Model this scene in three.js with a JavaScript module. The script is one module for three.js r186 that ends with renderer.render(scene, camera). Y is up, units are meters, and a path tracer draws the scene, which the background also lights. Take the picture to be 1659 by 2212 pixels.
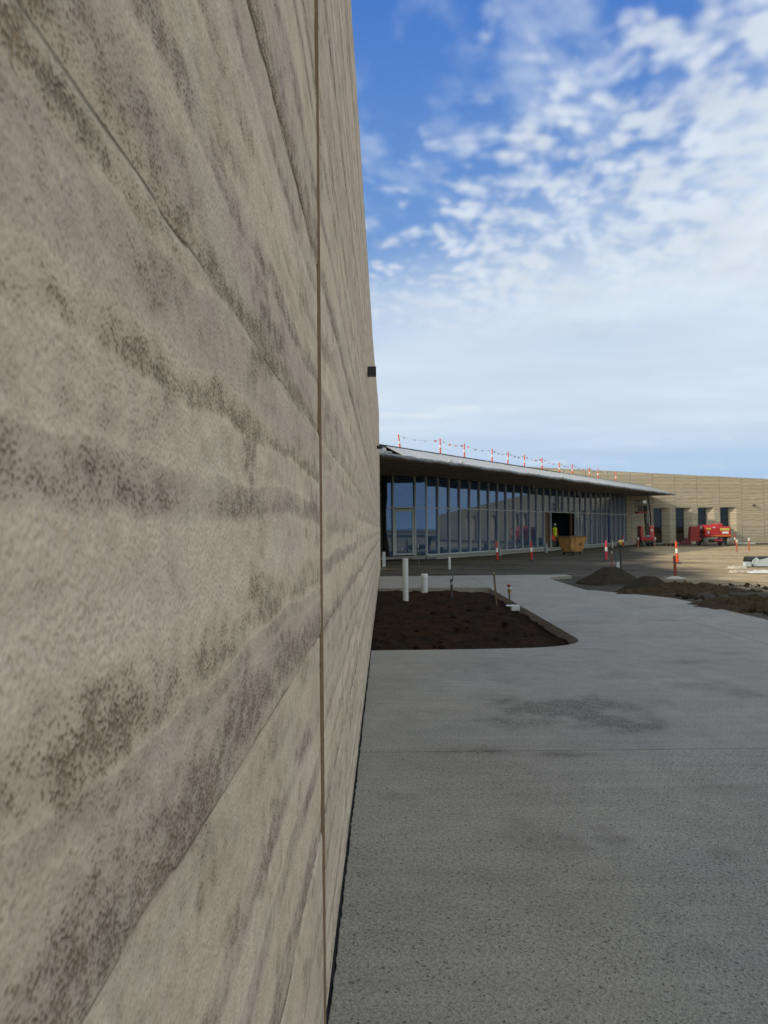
import * as THREE from 'three';
import { mergeGeometries, mergeVertices } from 'three/addons/utils/BufferGeometryUtils.js';
import { MarchingCubes } from 'three/addons/objects/MarchingCubes.js';
import { RoundedBoxGeometry } from 'three/addons/geometries/RoundedBoxGeometry.js';

// ------------------------------------------------------------------ camera, sky, sun, exposure
const scene = new THREE.Scene();
const F = 1533, CX = 829.5, CY = 1106;                       // lens, in units of a 1659 x 2212 picture
const camera = new THREE.PerspectiveCamera(2 * Math.atan(1106 / F) * 180 / Math.PI, 768 / 1024, 0.03, 6000);
camera.position.set(0, 1.55, 0);
camera.rotation.order = 'YXZ';
camera.rotation.set(Math.atan(39 / F), Math.atan(2.5 / F), -0.0105);
camera.focus = 2.0; camera.userData.fStop = 14;
camera.updateMatrixWorld(true);

const renderer = new THREE.WebGLRenderer({ antialias: true });
renderer.toneMapping = THREE.LinearToneMapping;
renderer.toneMappingExposure = 1.0;
renderer.shadowMap.enabled = true;

const SUNDIR = new THREE.Vector3(-1, 0.55, 0.26).normalize();   // towards the sun
const sun = new THREE.DirectionalLight(new THREE.Color(1, 0.86, 0.66), 3.2);
sun.position.copy(SUNDIR).multiplyScalar(120).add(new THREE.Vector3(14, 0, -35));
sun.target.position.set(14, 0, -35);
sun.castShadow = true; sun.shadow.radius = 3; sun.shadow.mapSize.set(4096, 4096);
Object.assign(sun.shadow.camera, { left: -70, right: 70, top: 70, bottom: -70, near: 1, far: 300 });
scene.add(sun, sun.target);

// ------------------------------------------------------------------ noise and random numbers
function rng(seed) { let s = seed >>> 0; return () => { s = (s + 0x6D2B79F5) | 0; let t = Math.imul(s ^ (s >>> 15), 1 | s); t = (t + Math.imul(t ^ (t >>> 7), 61 | t)) ^ t; return ((t ^ (t >>> 14)) >>> 0) / 4294967296; }; }
const PERM = new Uint8Array(512), GX = new Float32Array(256), GY = new Float32Array(256);
{ const r = rng(7), p = [...Array(256).keys()]; for (let i = 255; i > 0; i--) { const j = Math.floor(r() * (i + 1)); [p[i], p[j]] = [p[j], p[i]]; } for (let i = 0; i < 512; i++) PERM[i] = p[i & 255]; for (let i = 0; i < 256; i++) { const a = r() * 6.2832; GX[i] = Math.cos(a); GY[i] = Math.sin(a); } }
function n2(x, y) {                                           // gradient noise, about -1..1
  const X = Math.floor(x), Y = Math.floor(y), fx = x - X, fy = y - Y, i = X & 255, j = Y & 255;
  const u = fx * fx * fx * (fx * (fx * 6 - 15) + 10), v = fy * fy * fy * (fy * (fy * 6 - 15) + 10);
  const a = PERM[PERM[i] + j], b = PERM[PERM[i + 1] + j], c = PERM[PERM[i] + j + 1], d = PERM[PERM[i + 1] + j + 1];
  const A = GX[a] * fx + GY[a] * fy, B = GX[b] * (fx - 1) + GY[b] * fy, C = GX[c] * fx + GY[c] * (fy - 1), D = GX[d] * (fx - 1) + GY[d] * (fy - 1);
  const t = A + (B - A) * u, w = C + (D - C) * u;
  return (t + (w - t) * v) * 1.45;
}
function fbm(x, y, o = 4) { let s = 0, a = 0.5; for (let k = 0; k < o; k++) { s += a * n2(x, y); x = x * 2.03 + 17.3; y = y * 2.03 + 5.7; a *= 0.5; } return s; }
function hash2(i, j, k) { let h = Math.imul(i, 374761393) + Math.imul(j, 668265263) + Math.imul(k, 974711); h = Math.imul(h ^ (h >>> 13), 1274126177); return ((h ^ (h >>> 16)) >>> 0) / 4294967296; }
const sst = (a, b, x) => { const t = Math.min(1, Math.max(0, (x - a) / (b - a))); return t * t * (3 - 2 * t); };
const mix = (a, b, t) => a + (b - a) * t, clamp = (x, a = 0, b = 1) => Math.min(b, Math.max(a, x));
const SLUT = new Uint8Array(4097); for (let i = 0; i <= 4096; i++) { const v = i / 4096; SLUT[i] = Math.round(255 * (v <= 0.0031308 ? v * 12.92 : 1.055 * Math.pow(v, 1 / 2.4) - 0.055)); }
const toS = (v) => SLUT[v <= 0 ? 0 : v >= 1 ? 4096 : (v * 4096 + 0.5) | 0];

// ------------------------------------------------------------------ the sky: blue air, a thin veil, broken cloud above it
function cells(x, y) {                                        // rounded cells, 1 at a cell's middle, 0 between cells
  const X = Math.floor(x), Y = Math.floor(y); let d1 = 9;
  for (let a = -1; a <= 1; a++) for (let b = -1; b <= 1; b++) { const I = X + a, J = Y + b, dx = I + 0.15 + 0.7 * hash2(I, J, 21) - x, dy = J + 0.15 + 0.7 * hash2(I, J, 22) - y, d = dx * dx + dy * dy; if (d < d1) d1 = d; }
  return 1 - Math.min(1, Math.sqrt(d1) * 1.25);
}
{
  const W = 2048, H = 1024, px = new Float32Array(W * H * 4);
  for (let j = 0; j < H; j++) for (let i = 0; i < W; i++) {
    const el = ((j + 0.5) / H - 0.5) * Math.PI, ph = ((i + 0.5) / W - 0.5) * 2 * Math.PI;
    const c = Math.cos(el), dx = c * Math.cos(ph), dz = c * Math.sin(ph), dy = Math.sin(el), o = (j * W + i) * 4, deg = Math.max(0, el * 57.2958);
    // clear air
    const g = Math.pow(clamp(deg / 40), 0.8);
    let r = mix(0.36, 0.052, g), gg = mix(0.585, 0.178, g), b = mix(0.83, 0.57, g);
    if (deg > 40) { const k = sst(40, 90, deg); r = mix(r, 0.05, k); gg = mix(gg, 0.15, k); b = mix(b, 0.5, k); }
    if (dy > 0.0) {
      const q = 1 / (dy + 0.06), X = dx * q, Z = dz * q;                  // a cloud sheet seen from below
      const az = Math.atan2(dx, -dz) * 57.2958, side = sst(20, 75, Math.abs(az - 2));   // cloud thickened mostly out of view, added to brighten and warm the light
      const wx = X + 0.10 * fbm(X * 1.7 + 3, Z * 1.7, 3), wz = Z + 0.10 * fbm(X * 1.7 - 9, Z * 1.7 + 4, 3);
      const edge = 21.0 + 0.24 * clamp(az, -10, 30) + 5.5 * fbm(X * 0.8 + 2.2, Z * 0.8 - 1.7, 3) + 45 * side;
      // smooth veil below the edge, thinning to clear air just above the horizon
      let veil = (1 - sst(edge - 8, edge + 2.5, deg)) * (0.90 + 0.22 * fbm(wx * 0.6, wz * 1.3, 4)) * mix(0.26, 1, sst(2.2, 9.5, deg));
      // hair-thin streaks drifting up from it
      const st = fbm((X + Z * 0.55) * 3.4, (Z - X * 0.35) * 1.1 - 3, 5) + 0.55 * fbm(wx * 9, wz * 9 + 8, 4);
      veil = Math.max(veil, 0.5 * sst(0.02, 0.75, st + 0.12) * (1 - sst(44, 80, deg)));
      // broken puffs along the veil's upper edge
      const cover = 0.98 - Math.max(0, deg - edge) * 0.052 + 0.95 * fbm(X * 1.15 + 1.1, Z * 1.15 + 6.3, 3) - 0.55 * (1 - sst(2, 12, az + 20 * side));
      const puff = 0.72 * mix(cells(wx * 6.8, wz * 6.8), cells(wx * 12.5, wz * 12.5), sst(-0.25, 0.25, fbm(X * 1.6 + 9, Z * 1.6, 2))) + 0.34 * cells(wx * 24 + 3, wz * 24) + 0.95 * fbm(wx * 11 + wz * 3, wz * 9, 6);
      const al = sst(0.18, 0.90, puff * 0.85 + (cover - 0.75) * 0.75) * sst(13, 20, deg);
      // low bright cumulus streaks near the horizon
      const low = sst(0.30, 0.62, fbm(X * 0.55 + 4.4, Z * 1.1 + 9, 5) + 0.35 * fbm(X * 3, Z * 5, 4) + 0.08) * sst(3.0, 5.0, deg) * (1 - sst(10, 13, deg));
      const a1 = clamp(veil * 0.95), bright = 1 + 0.20 * side, lit = 1 + 0.10 * fbm(wx * 0.9 + 7, wz * 2.1, 4);
      r = mix(r, 0.70 * bright * lit, a1); gg = mix(gg, 0.795 * bright * lit, a1); b = mix(b, mix(0.895, 0.72, side) * bright * lit, a1);
      const sh = (0.92 + 0.10 * cells(wx * 6.2, wz * 6.2) + 0.10 * fbm(wx * 5 + 5, wz * 5, 3)) * bright, a2 = clamp(al * 0.84);
      r = mix(r, 0.76 * sh, a2); gg = mix(gg, 0.825 * sh, a2); b = mix(b, mix(0.905, 0.75, side) * sh, a2);
      r = mix(r, 0.80, low * 0.6); gg = mix(gg, 0.86, low * 0.6); b = mix(b, 0.92, low * 0.6);
      // brightening round the sun
      const cs = dx * SUNDIR.x + dy * SUNDIR.y + dz * SUNDIR.z, gl = 0.6 * Math.pow(Math.max(0, cs), 5) + 1.6 * Math.pow(Math.max(0, cs), 50);
      r += gl * 1.0; gg += gl * 0.9; b += gl * 0.74;
    } else { const k = sst(0, 0.25, -dy); r = mix(0.5, 0.16, k); gg = mix(0.64, 0.15, k); b = mix(0.8, 0.14, k); }
    px[o] = r; px[o + 1] = gg; px[o + 2] = b; px[o + 3] = 1;
  }
  const t = new THREE.DataTexture(px, W, H, THREE.RGBAFormat, THREE.FloatType);
  t.mapping = THREE.EquirectangularReflectionMapping; t.magFilter = t.minFilter = THREE.LinearFilter; t.needsUpdate = true;
  scene.background = t; scene.environment = t;
}

// ------------------------------------------------------------------ small tools
const V = (x, y, z) => new THREE.Vector3(x, y, z);
function ray(u, v) { const p = V((u - CX) / F, -(v - CY) / F, -1).applyQuaternion(camera.quaternion); return p; }
const gp = (u, v, y = 0) => { const d = ray(u, v), t = (y - 1.55) / d.y; return V(d.x * t, y, d.z * t); };      // where the line of sight meets level y
const atZ = (u, v, Z) => { const d = ray(u, v), t = -Z / d.z; return V(d.x * t, 1.55 + d.y * t, -Z); };            // ... and a plane Z metres ahead
const M = (r, g, b, rough = 0.8, extra = {}) => new THREE.MeshStandardMaterial({ color: new THREE.Color().setRGB(r, g, b), roughness: rough, metalness: 0, ...extra });
const used = {};
const numbered = (n) => { const k = used[n] = (used[n] ?? -1) + 1; return k ? `${n}_${String(k).padStart(3, '0')}` : n; };
function shade(o) { o.traverse((c) => { if (c.isMesh) { c.castShadow = true; c.receiveShadow = true; } }); return o; }
function prep(g) { g = g.index ? g.toNonIndexed() : g; if (!g.attributes.uv) g.setAttribute('uv', new THREE.BufferAttribute(new Float32Array(g.attributes.position.count * 2), 2)); for (const k of Object.keys(g.attributes)) if (!['position', 'normal', 'uv'].includes(k)) g.deleteAttribute(k); return g; }
const join = (gs) => gs.length === 1 ? gs[0] : mergeGeometries(gs.map(prep));
function part(name, gs, mat, parent) { const m = new THREE.Mesh(join(Array.isArray(gs) ? gs : [gs]), mat); m.name = name; parent.add(m); return m; }
function thing(name, label, category, pos = V(0, 0, 0), turn = 0, group) { const o = new THREE.Group(); o.name = numbered(name); o.position.copy(pos); o.rotation.y = turn; o.userData = { label, category }; if (group) o.userData.group = group; scene.add(o); return o; }
function single(name, gs, mat, label, category, group) { const m = new THREE.Mesh(join(Array.isArray(gs) ? gs : [gs]), mat); m.name = numbered(name); m.userData = { label, category }; if (group) m.userData.group = group; scene.add(m); return m; }
function structure(name, gs, mat) { const m = gs ? new THREE.Mesh(join(Array.isArray(gs) ? gs : [gs]), mat) : new THREE.Group(); m.name = name; m.userData = { kind: 'structure' }; scene.add(m); return m; }
function copyOf(root, pos, label, turn = 0) { const r = root.clone(); r.name = numbered(root.name.replace(/_\d+$/, '')); r.position.copy(pos); r.rotation.set(0, turn, 0); r.userData = { ...root.userData }; if (label) r.userData.label = label; scene.add(r); return r; }
const bx = (w, h, d, x = 0, y = 0, z = 0) => new THREE.BoxGeometry(w, h, d).translate(x, y, z);
const rb = (w, h, d, x = 0, y = 0, z = 0, r = 0.02, s = 2) => new RoundedBoxGeometry(w, h, d, s, Math.min(r, w / 2.1, h / 2.1, d / 2.1)).translate(x, y, z);
const cy = (r0, r1, h, x = 0, y = 0, z = 0, n = 20) => new THREE.CylinderGeometry(r0, r1, h, n).translate(x, y, z);   // r0 on top
function bar(a, b, w, d = w) {                                 // a straight bar from a to b
  const L = a.distanceTo(b), g = new THREE.BoxGeometry(w, d, L), m = new THREE.Matrix4().lookAt(a, b, Math.abs(b.y - a.y) > 0.99 * L ? V(1, 0, 0) : V(0, 1, 0));
  g.applyMatrix4(m); return g.translate((a.x + b.x) / 2, (a.y + b.y) / 2, (a.z + b.z) / 2);
}
const tube = (pts, r, seg = 40, n = 8) => new THREE.TubeGeometry(new THREE.CatmullRomCurve3(pts), seg, r, n);
function poly(pts, faces) { const g = new THREE.BufferGeometry(), a = []; for (const f of faces) for (let k = 1; k + 1 < f.length; k++) for (const i of [f[0], f[k], f[k + 1]]) a.push(pts[i].x, pts[i].y, pts[i].z); g.setAttribute('position', new THREE.Float32BufferAttribute(a, 3)); g.computeVertexNormals(); return g; }
function prism(ring, dir) { const n = ring.length, pts = [...ring, ...ring.map((p) => p.clone().add(dir))], f = [[...Array(n).keys()], [...Array(n).keys()].map((i) => 2 * n - 1 - i)]; for (let i = 0; i < n; i++) f.push([i, i + n, (i + 1) % n + n, (i + 1) % n]); return poly(pts, f); }
function tex(w, h, fn, srgb = true) {                          // fn(i, j, out) -> linear r, g, b
  const d = new Uint8Array(w * h * 4), o = [0, 0, 0];
  for (let j = 0; j < h; j++) for (let i = 0; i < w; i++) { fn(i, j, o); const k = (j * w + i) * 4; if (srgb) { d[k] = toS(o[0]); d[k + 1] = toS(o[1]); d[k + 2] = toS(o[2]); } else { d[k] = d[k + 1] = d[k + 2] = Math.round(255 * clamp(o[0])); } d[k + 3] = 255; }
  return dataTex(d, w, h, srgb);
}
function dataTex(d, w, h, srgb) { const t = new THREE.DataTexture(d, w, h); t.magFilter = THREE.LinearFilter; t.minFilter = THREE.LinearMipmapLinearFilter; t.generateMipmaps = true; t.wrapS = t.wrapT = THREE.MirroredRepeatWrapping; if (srgb) t.colorSpace = THREE.SRGBColorSpace; t.needsUpdate = true; return t; }
function pair(w, h, fn) {                                      // colour and height in one pass: fn(i, j, o) with o = [r, g, b, height 0..1]
  const c = new Uint8Array(w * h * 4), b = new Uint8Array(w * h * 4), o = [0, 0, 0, 0.5];
  for (let j = 0; j < h; j++) for (let i = 0; i < w; i++) { fn(i, j, o); const k = (j * w + i) * 4; c[k] = toS(o[0]); c[k + 1] = toS(o[1]); c[k + 2] = toS(o[2]); b[k] = b[k + 1] = b[k + 2] = Math.round(255 * clamp(o[3])); c[k + 3] = b[k + 3] = 255; }
  return [dataTex(c, w, h, true), dataTex(b, w, h, false)];
}

// ------------------------------------------------------------------ near wall: textured precast panels with sandy strata
const WX = -0.205, up = (y) => 1.55 + (y - 1.55) * 1.12, LIFTS = [0.2, 0.725, 1.26, 1.82, 2.295, 2.80, 3.30, 3.82, 4.35, 4.9, 5.4].map(up);
const liftWob = (z, y) => 0.007 * n2(z * 2.1, y * 3 + 8) + 0.0035 * n2(z * 11, y + 40);
const STRATA = (() => {                                        // lower edge, share of coarse dark sand, olive (0) to pink (1)
  const r = rng(1234), b = [[-0.3, 0.3, 0.5], [-0.1, 0.1, 0.4], [0.05, 0.5, 0.8], [0.12, 0.1, 0.3], [0.2, 0.15, 0.3], [0.3, 0.5, 0.9], [0.38, 0.1, 0.2], [0.5, 0.5, 0.8], [0.6, 0.15, 0.4], [0.725, 0.55, 0.9], [0.8, 0.1, 0.3], [0.9, 0.6, 0.95], [0.96, 0.15, 0.4], [1.03, 0.6, 0.9], [1.1, 0.1, 0.1], [1.16, 0.3, 0.1], [1.26, 0.95, 0.9], [1.37, 0.3, 0.6], [1.40, 0.85, 0.1], [1.485, 0.12, 0.55], [1.565, 0.95, 0.75], [1.615, 0.3, 0.5], [1.675, 0.9, 0.1], [1.72, 0.25, 0.8], [1.80, 1.0, 0.05], [1.86, 0.2, 0.5], [1.93, 0.8, 0.6], [1.98, 0.12, 0.3], [2.06, 0.75, 0.2], [2.12, 0.12, 0.5], [2.19, 0.7, 0.5], [2.24, 0.12, 0.3], [2.29, 0.8, 0.2], [2.35, 0.2, 0.6]].map(([y, dens, tint]) => ({ y, dens, tint, tone: 0.88 + 0.18 * r() }));
  let y = 2.45; while (y < 9) { b.push({ y, dens: b.length % 2 ? 0.12 : 0.45 + 0.5 * r(), tint: r(), tone: 0.87 + 0.2 * r() }); y += 0.045 + 0.08 * r(); }
  for (const q of b) q.y = up(q.y); for (let k = 0; k < b.length; k++) b[k].th = (b[k + 1]?.y ?? b[k].y + 0.1) - b[k].y; return b;
})();
const stratumAt = (y) => { let lo = 0, hi = STRATA.length - 1; while (lo < hi) { const m = (lo + hi + 1) >> 1; if (STRATA[m].y <= y) lo = m; else hi = m - 1; } return STRATA[lo]; };
function wallSample(z, y, o, shift = 0) {
  const zs = z + shift * 7.31;
  const yw = y + 0.022 * n2(zs * 0.9, y * 1.3 + shift) + 0.020 * n2(zs * 3.1, y * 3.6) + 0.006 * n2(zs * 13, y * 13) + 0.0025 * n2(zs * 60, y * 60) + shift * 1.37 % 3;
  const s = stratumAt(yw), t = (yw - s.y) / s.th;
  let near = 9, li = 0; for (let k = 0; k < LIFTS.length; k++) { const dd = y - LIFTS[k] - liftWob(zs, LIFTS[k]); if (Math.abs(dd) < Math.abs(near)) { near = dd; li = k; } }
  const clump = sst(-0.38, 0.34, fbm(zs * 4.4 + 11, y * 8.5 + shift * 3, 4));
  const patch = sst(-0.28, 0.30, fbm(zs * 2.1 + 31, y * 3.4 + shift, 3));
  let dens = s.dens * Math.pow(1 - t, 0.55) * sst(-0.05, 0.34, t) * (0.32 + 0.75 * clump) * (0.62 + 0.5 * patch) + 0.30 * sst(0.15, 0.75, clump * patch) * sst(-0.1, 0.4, n2(zs * 7, y * 9 + 77));
  if (near > 0 && near < 0.12) dens += 0.55 * (1 - near / 0.12) * (0.3 + 0.7 * clump) * (li % 3 === 1 ? 1 : 0.6);        // coarse sand gathers on each pour line
  dens = 0.97 * (1 - Math.exp(-2.0 * clamp(dens * 1.1 + 0.05 + 0.10 * clump)));
  const a = n2(zs * 240 + y * 150, y * 240 - zs * 150), b = n2(zs * 142 - y * 60 + 9, y * 142 + zs * 60), c = n2(zs * 380 - y * 200, y * 380 + zs * 200 + 3), g = fbm(zs * 30, y * 38, 3);
  const sp = 0.46 * a + 0.34 * b + 0.34 * c + 0.55 * g;
  const speck = clamp(0.55 * sst(-0.35, 0.75, sp + 0.25 * dens) * Math.min(1, dens * 1.25) + 0.80 * sst(0.26 - 0.50 * dens, 0.86 - 0.42 * dens, sp) * (0.35 + 0.65 * dens));
  const fine = 1 + 0.26 * c + 0.24 * a + 0.16 * b + 0.10 * n2(zs * 34, y * 34) + 0.13 * fbm(zs * 6.1, y * 11 + 50, 3) + 0.10 * fbm(zs * 1.5, y * 3.5 + 20, 2);
  const tone = s.tone * fine;
  const hue = clamp(0.5 + 0.9 * fbm(zs * 2.4 + 4, y * 4.5 + shift * 2, 3) + 0.45 * (s.tint - 0.5)), pale = sst(0.1, 0.5, fbm(zs * 3 - 8, y * 5.5, 3));
  let r = mix(0.735, 0.700, hue), gg = mix(0.594, 0.538, hue), bb = mix(0.452, 0.452, hue); r = mix(r, 0.74, pale * 0.8); gg = mix(gg, 0.62, pale * 0.8); bb = mix(bb, 0.50, pale * 0.8);
  const ol = dens * (s.tint < 0.5 ? 1 : 0.3); r = mix(r, 0.43, ol * 0.5); gg = mix(gg, 0.345, ol * 0.5); bb = mix(bb, 0.245, ol * 0.5);
  const pk = dens * (s.tint >= 0.5 ? 1 : 0.15); r = mix(r, 0.43, pk * 0.5); gg = mix(gg, 0.335, pk * 0.5); bb = mix(bb, 0.29, pk * 0.5);
  r *= tone; gg *= tone; bb *= tone;
  const k = speck * 0.80, dk = 0.95 + 0.4 * n2(zs * 20 + 6, y * 20); r = mix(r, 0.172 * dk, k); gg = mix(gg, 0.106 * dk, k); bb = mix(bb, 0.060 * dk, k);
  const crk = (1 - sst(0.0008, 0.0042, Math.abs(near))) * sst(-0.25, 0.35, n2(zs * 2.4 + li * 5, li * 3.3)) ; r = mix(r, 0.10, crk * 0.75); gg = mix(gg, 0.08, crk * 0.75); bb = mix(bb, 0.055, crk * 0.75);
  o[0] = r; o[1] = gg; o[2] = bb;
  o[3] = 0.66 + 0.08 * a + 0.03 * c + 0.13 * b + 0.08 * n2(zs * 34, y * 34) - 0.48 * speck - 0.3 * crk;
}
const wallTexture = (w, h, z0, z1, y1, shift) => pair(w, h, (i, j, o) => wallSample(mix(z0, z1, (i + 0.5) / w), y1 * (j + 0.5) / h, o, shift));
const wallMat = ([map, bump]) => new THREE.MeshStandardMaterial({ map, bumpMap: bump, bumpScale: 0.011, roughness: 0.92 });
const topAt = (Z) => { const k = [[-9, 5.28], [14.0, 5.28], [20, 5.78], [28.3, 6.2]]; for (let i = 1; i < k.length; i++) if (Z <= k[i][0]) return mix(k[i - 1][1], k[i][1], (Z - k[i - 1][0]) / (k[i][0] - k[i - 1][0])); return 6.2; };
function wallPanel(z0, z1, nz, ny, uz0, uz1, uy1, shift) {       // front face with relief, edges turned back into the wall
  const pos = [], uv = [], idx = [];
  const ch = 0.004;
  for (let j = -1; j <= ny + 1; j++) for (let i = -1; i <= nz + 1; i++) {
    const ii = clamp(i, 0, nz), jj = clamp(j, 0, ny), Z = mix(z0, z1, ii / nz), y = mix(0.004, topAt(Z), jj / ny), out = i < 0 || i > nz || j < 0 || j > ny;
    let x = WX; const zs = Z + shift * 7.31;
    if (!out) {
      let li = 0; for (let k = 0; k < LIFTS.length; k++) if (y > LIFTS[k] + liftWob(zs, LIFTS[k])) li = k + 1;
      x += (li % 2 ? 0.0022 : -0.0012) + 0.0015 * n2(zs * 2.2, y * 5) + 0.0008 * n2(zs * 9, y * 16);
      for (let k = 0; k < LIFTS.length; k++) { const d = Math.abs(y - LIFTS[k] - liftWob(zs, LIFTS[k])); x -= 0.003 * (1 - sst(0.002, 0.012, d)); }
      if (ii === 0 || ii === nz) x -= ch;
    } else x = WX - 0.09;
    pos.push(x, y, -Z); uv.push((Z - uz0) / (uz1 - uz0), y / uy1);
  }
  const n = nz + 3; for (let j = 0; j < ny + 2; j++) for (let i = 0; i < nz + 2; i++) { const a = j * n + i; idx.push(a, a + 1, a + n, a + 1, a + n + 1, a + n); }
  const g = new THREE.BufferGeometry(); g.setAttribute('position', new THREE.Float32BufferAttribute(pos, 3)); g.setAttribute('uv', new THREE.Float32BufferAttribute(uv, 2)); g.setIndex(idx); g.computeVertexNormals(); return g;
}
{
  const w = thing('precast_wall', 'tall sand coloured precast concrete wall with rough horizontal strata beside the concrete path', 'wall');
  const mA = wallMat(wallTexture(1728, 2048, 0.22, 2.215, 3.5, 0)), mB = wallMat(wallTexture(448, 2048, 2.215, 5.06, 5.3, 1)), mC = wallMat(wallTexture(320, 1536, 5.0, 16.5, 6.2, 2));
  part('panel', wallPanel(-1.6, 2.207, 420, 600, 0.22, 2.215, 3.5, 0), mA, w);
  part('panel', wallPanel(2.225, 5.055, 150, 440, 2.215, 5.06, 5.3, 1), mB, w);
  const E = [5.061, 7.91, 10.76, 13.61, 16.46, 19.3, 22.15, 25.0, 28.3];
  for (let k = 0; k + 1 < E.length; k++) part('panel', wallPanel(E[k] + 0.004, E[k + 1] - 0.004, 16, 200, 5.0, 16.5, 6.2, 2 + k), mC, w);
  // core that the panels hang on, its end turned round the corner
  part('wall_core', prism([V(WX - 0.05, 0.0, 1.6), V(WX - 0.05, 0, -28.29), V(WX - 0.05, 6.18, -28.29), V(WX - 0.05, 5.74, -20), V(WX - 0.05, 5.24, -14), V(WX - 0.05, 5.24, 1.6)], V(-0.3, 0, 0)), mC, w);
  // sanded sealant in the wide joint
  const jt = tex(64, 1024, (i, j, o) => { const v = n2(i * 0.35, j * 0.5) * 0.5 + n2(i * 0.9, j * 1.3) * 0.5, k = 1 + 0.55 * v; o[0] = 0.225 * k; o[1] = 0.150 * k; o[2] = 0.098 * k; });
  const jm = new THREE.MeshStandardMaterial({ map: jt, bumpMap: jt, bumpScale: 0.003, roughness: 0.95 });
  const ring = [], N = 220; { const pos = [], uv = [], idx = []; for (let j = 0; j <= N; j++) for (let i = 0; i < 5; i++) { const y = mix(0.01, 5.27, j / N), prof = [-0.02, -0.001, 0.0090, 0.0075, -0.02][i], zz = [2.2020, 2.2055, 2.2085, 2.2260, 2.2310][i] + 0.0012 * n2(y * 31, i + 5) + 0.0008 * n2(y * 9, i); pos.push(WX + prof + (i > 0 && i < 4 ? 0.0008 * n2(y * 37, i * 4) : 0), y, -zz); uv.push(i / 4, y / 5.27); } for (let j = 0; j < N; j++) for (let i = 0; i < 4; i++) { const a = j * 5 + i; idx.push(a, a + 1, a + 5, a + 1, a + 6, a + 5); } const g = new THREE.BufferGeometry(); g.setAttribute('position', new THREE.Float32BufferAttribute(pos, 3)); g.setAttribute('uv', new THREE.Float32BufferAttribute(uv, 2)); g.setIndex(idx); g.computeVertexNormals(); part('joint_sealant', g, jm, w); }
  const dj = M(0.12, 0.10, 0.08, 0.95); for (let k = 0; k < E.length - 1; k++) part('joint_sealant', bx(0.02, topAt(E[k]) - 0.02, 0.012, WX - 0.018, topAt(E[k]) / 2, -E[k] - (k ? 0 : -0.003)), dj, w);
  // black foam strip between wall and path
  { const pos = [], idx = [], n = 260; for (let i = 0; i <= n; i++) { const Z = mix(-1.5, 9.15, i / n), wv = 0.006 * n2(Z * 4, 3) + 0.004 * n2(Z * 21, 5), yy = -0.012 + 0.010 * n2(Z * 6, 9) + 0.004 * n2(Z * 30, 2); pos.push(WX - 0.005, yy + 0.004, -Z, WX + 0.010, yy - 0.002, -Z, WX + 0.026 + wv * 0.5, yy - 0.02, -Z); } for (let i = 0; i < n; i++) for (let k = 0; k < 2; k++) { const a = i * 3 + k; idx.push(a, a + 1, a + 3, a + 1, a + 4, a + 3); } const g = new THREE.BufferGeometry(); g.setAttribute('position', new THREE.Float32BufferAttribute(pos, 3)); g.setIndex(idx); g.computeVertexNormals(); part('foam_strip', g, M(0.022, 0.022, 0.024, 0.8), w); }
}
{ // wall lamps
  const bm = M(0.012, 0.012, 0.013, 0.45), lens = M(0.25, 0.23, 0.20, 0.4);
  const a = atZ(797, 803, 8.87), l = thing('wall_lamp', 'small black cube lamp high up on the precast wall', 'lamp', V(WX, a.y, -8.87));
  part('housing', rb(0.105, 0.112, 0.112, 0.058, 0, 0, 0.004), bm, l); part('mount', bx(0.02, 0.085, 0.085, 0.004, 0, 0), bm, l); part('lens', bx(0.06, 0.006, 0.07, 0.058, -0.058, 0), lens, l);
  const c = atZ(815, 966, 18.6), d = thing('wall_lamp', 'flat black lamp near the far end of the precast wall, beside the roof ridge', 'lamp', V(WX, c.y, -18.6));
  part('housing', rb(0.15, 0.075, 0.16, 0.08, 0, 0, 0.01), bm, d); part('mount', bx(0.02, 0.06, 0.12, 0.004, 0, 0), bm, d);
}

// ------------------------------------------------------------------ concrete path: slabs with saw joints, a planting bed cut out of it
const STAINS = [[1190, 1530, 150, 26, 0.9], [1130, 1560, 110, 22, 0.55], [1330, 1560, 120, 26, 0.7], [1270, 1520, 140, 22, 0.6], [1090, 1515, 60, 10, 0.5], [1060, 1622, 90, 12, 0.55], [1230, 1630, 90, 10, 0.5], [960, 1625, 60, 8, 0.4], [1150, 1810, 110, 40, 0.34], [1330, 1815, 60, 16, 0.3], [1300, 1790, 40, 10, 0.25], [1560, 1840, 60, 22, 0.35], [860, 1720, 60, 12, 0.35], [1500, 1480, 90, 12, 0.35], [1350, 1460, 120, 10, 0.25], [1620, 1500, 60, 16, 0.4], [1050, 1440, 80, 8, 0.2], [1560, 1700, 90, 14, 0.25], [1500, 2050, 70, 20, 0.2], [900, 1940, 60, 20, 0.25], [1240, 1345, 120, 6, 0.3], [1420, 1375, 90, 6, 0.3], [1500, 1430, 70, 6, 0.4], [1580, 1410, 60, 6, 0.4], [1440, 1340, 90, 5, 0.3], [1130, 1470, 90, 8, 0.2]]
  .map(([u, v, a, b, k]) => { const p = gp(u, v), q = gp(u + a, v), r = gp(u, v + b); return { x: p.x, z: -p.z, rx: q.x - p.x, rz: Math.abs(p.z - r.z), k }; });
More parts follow.
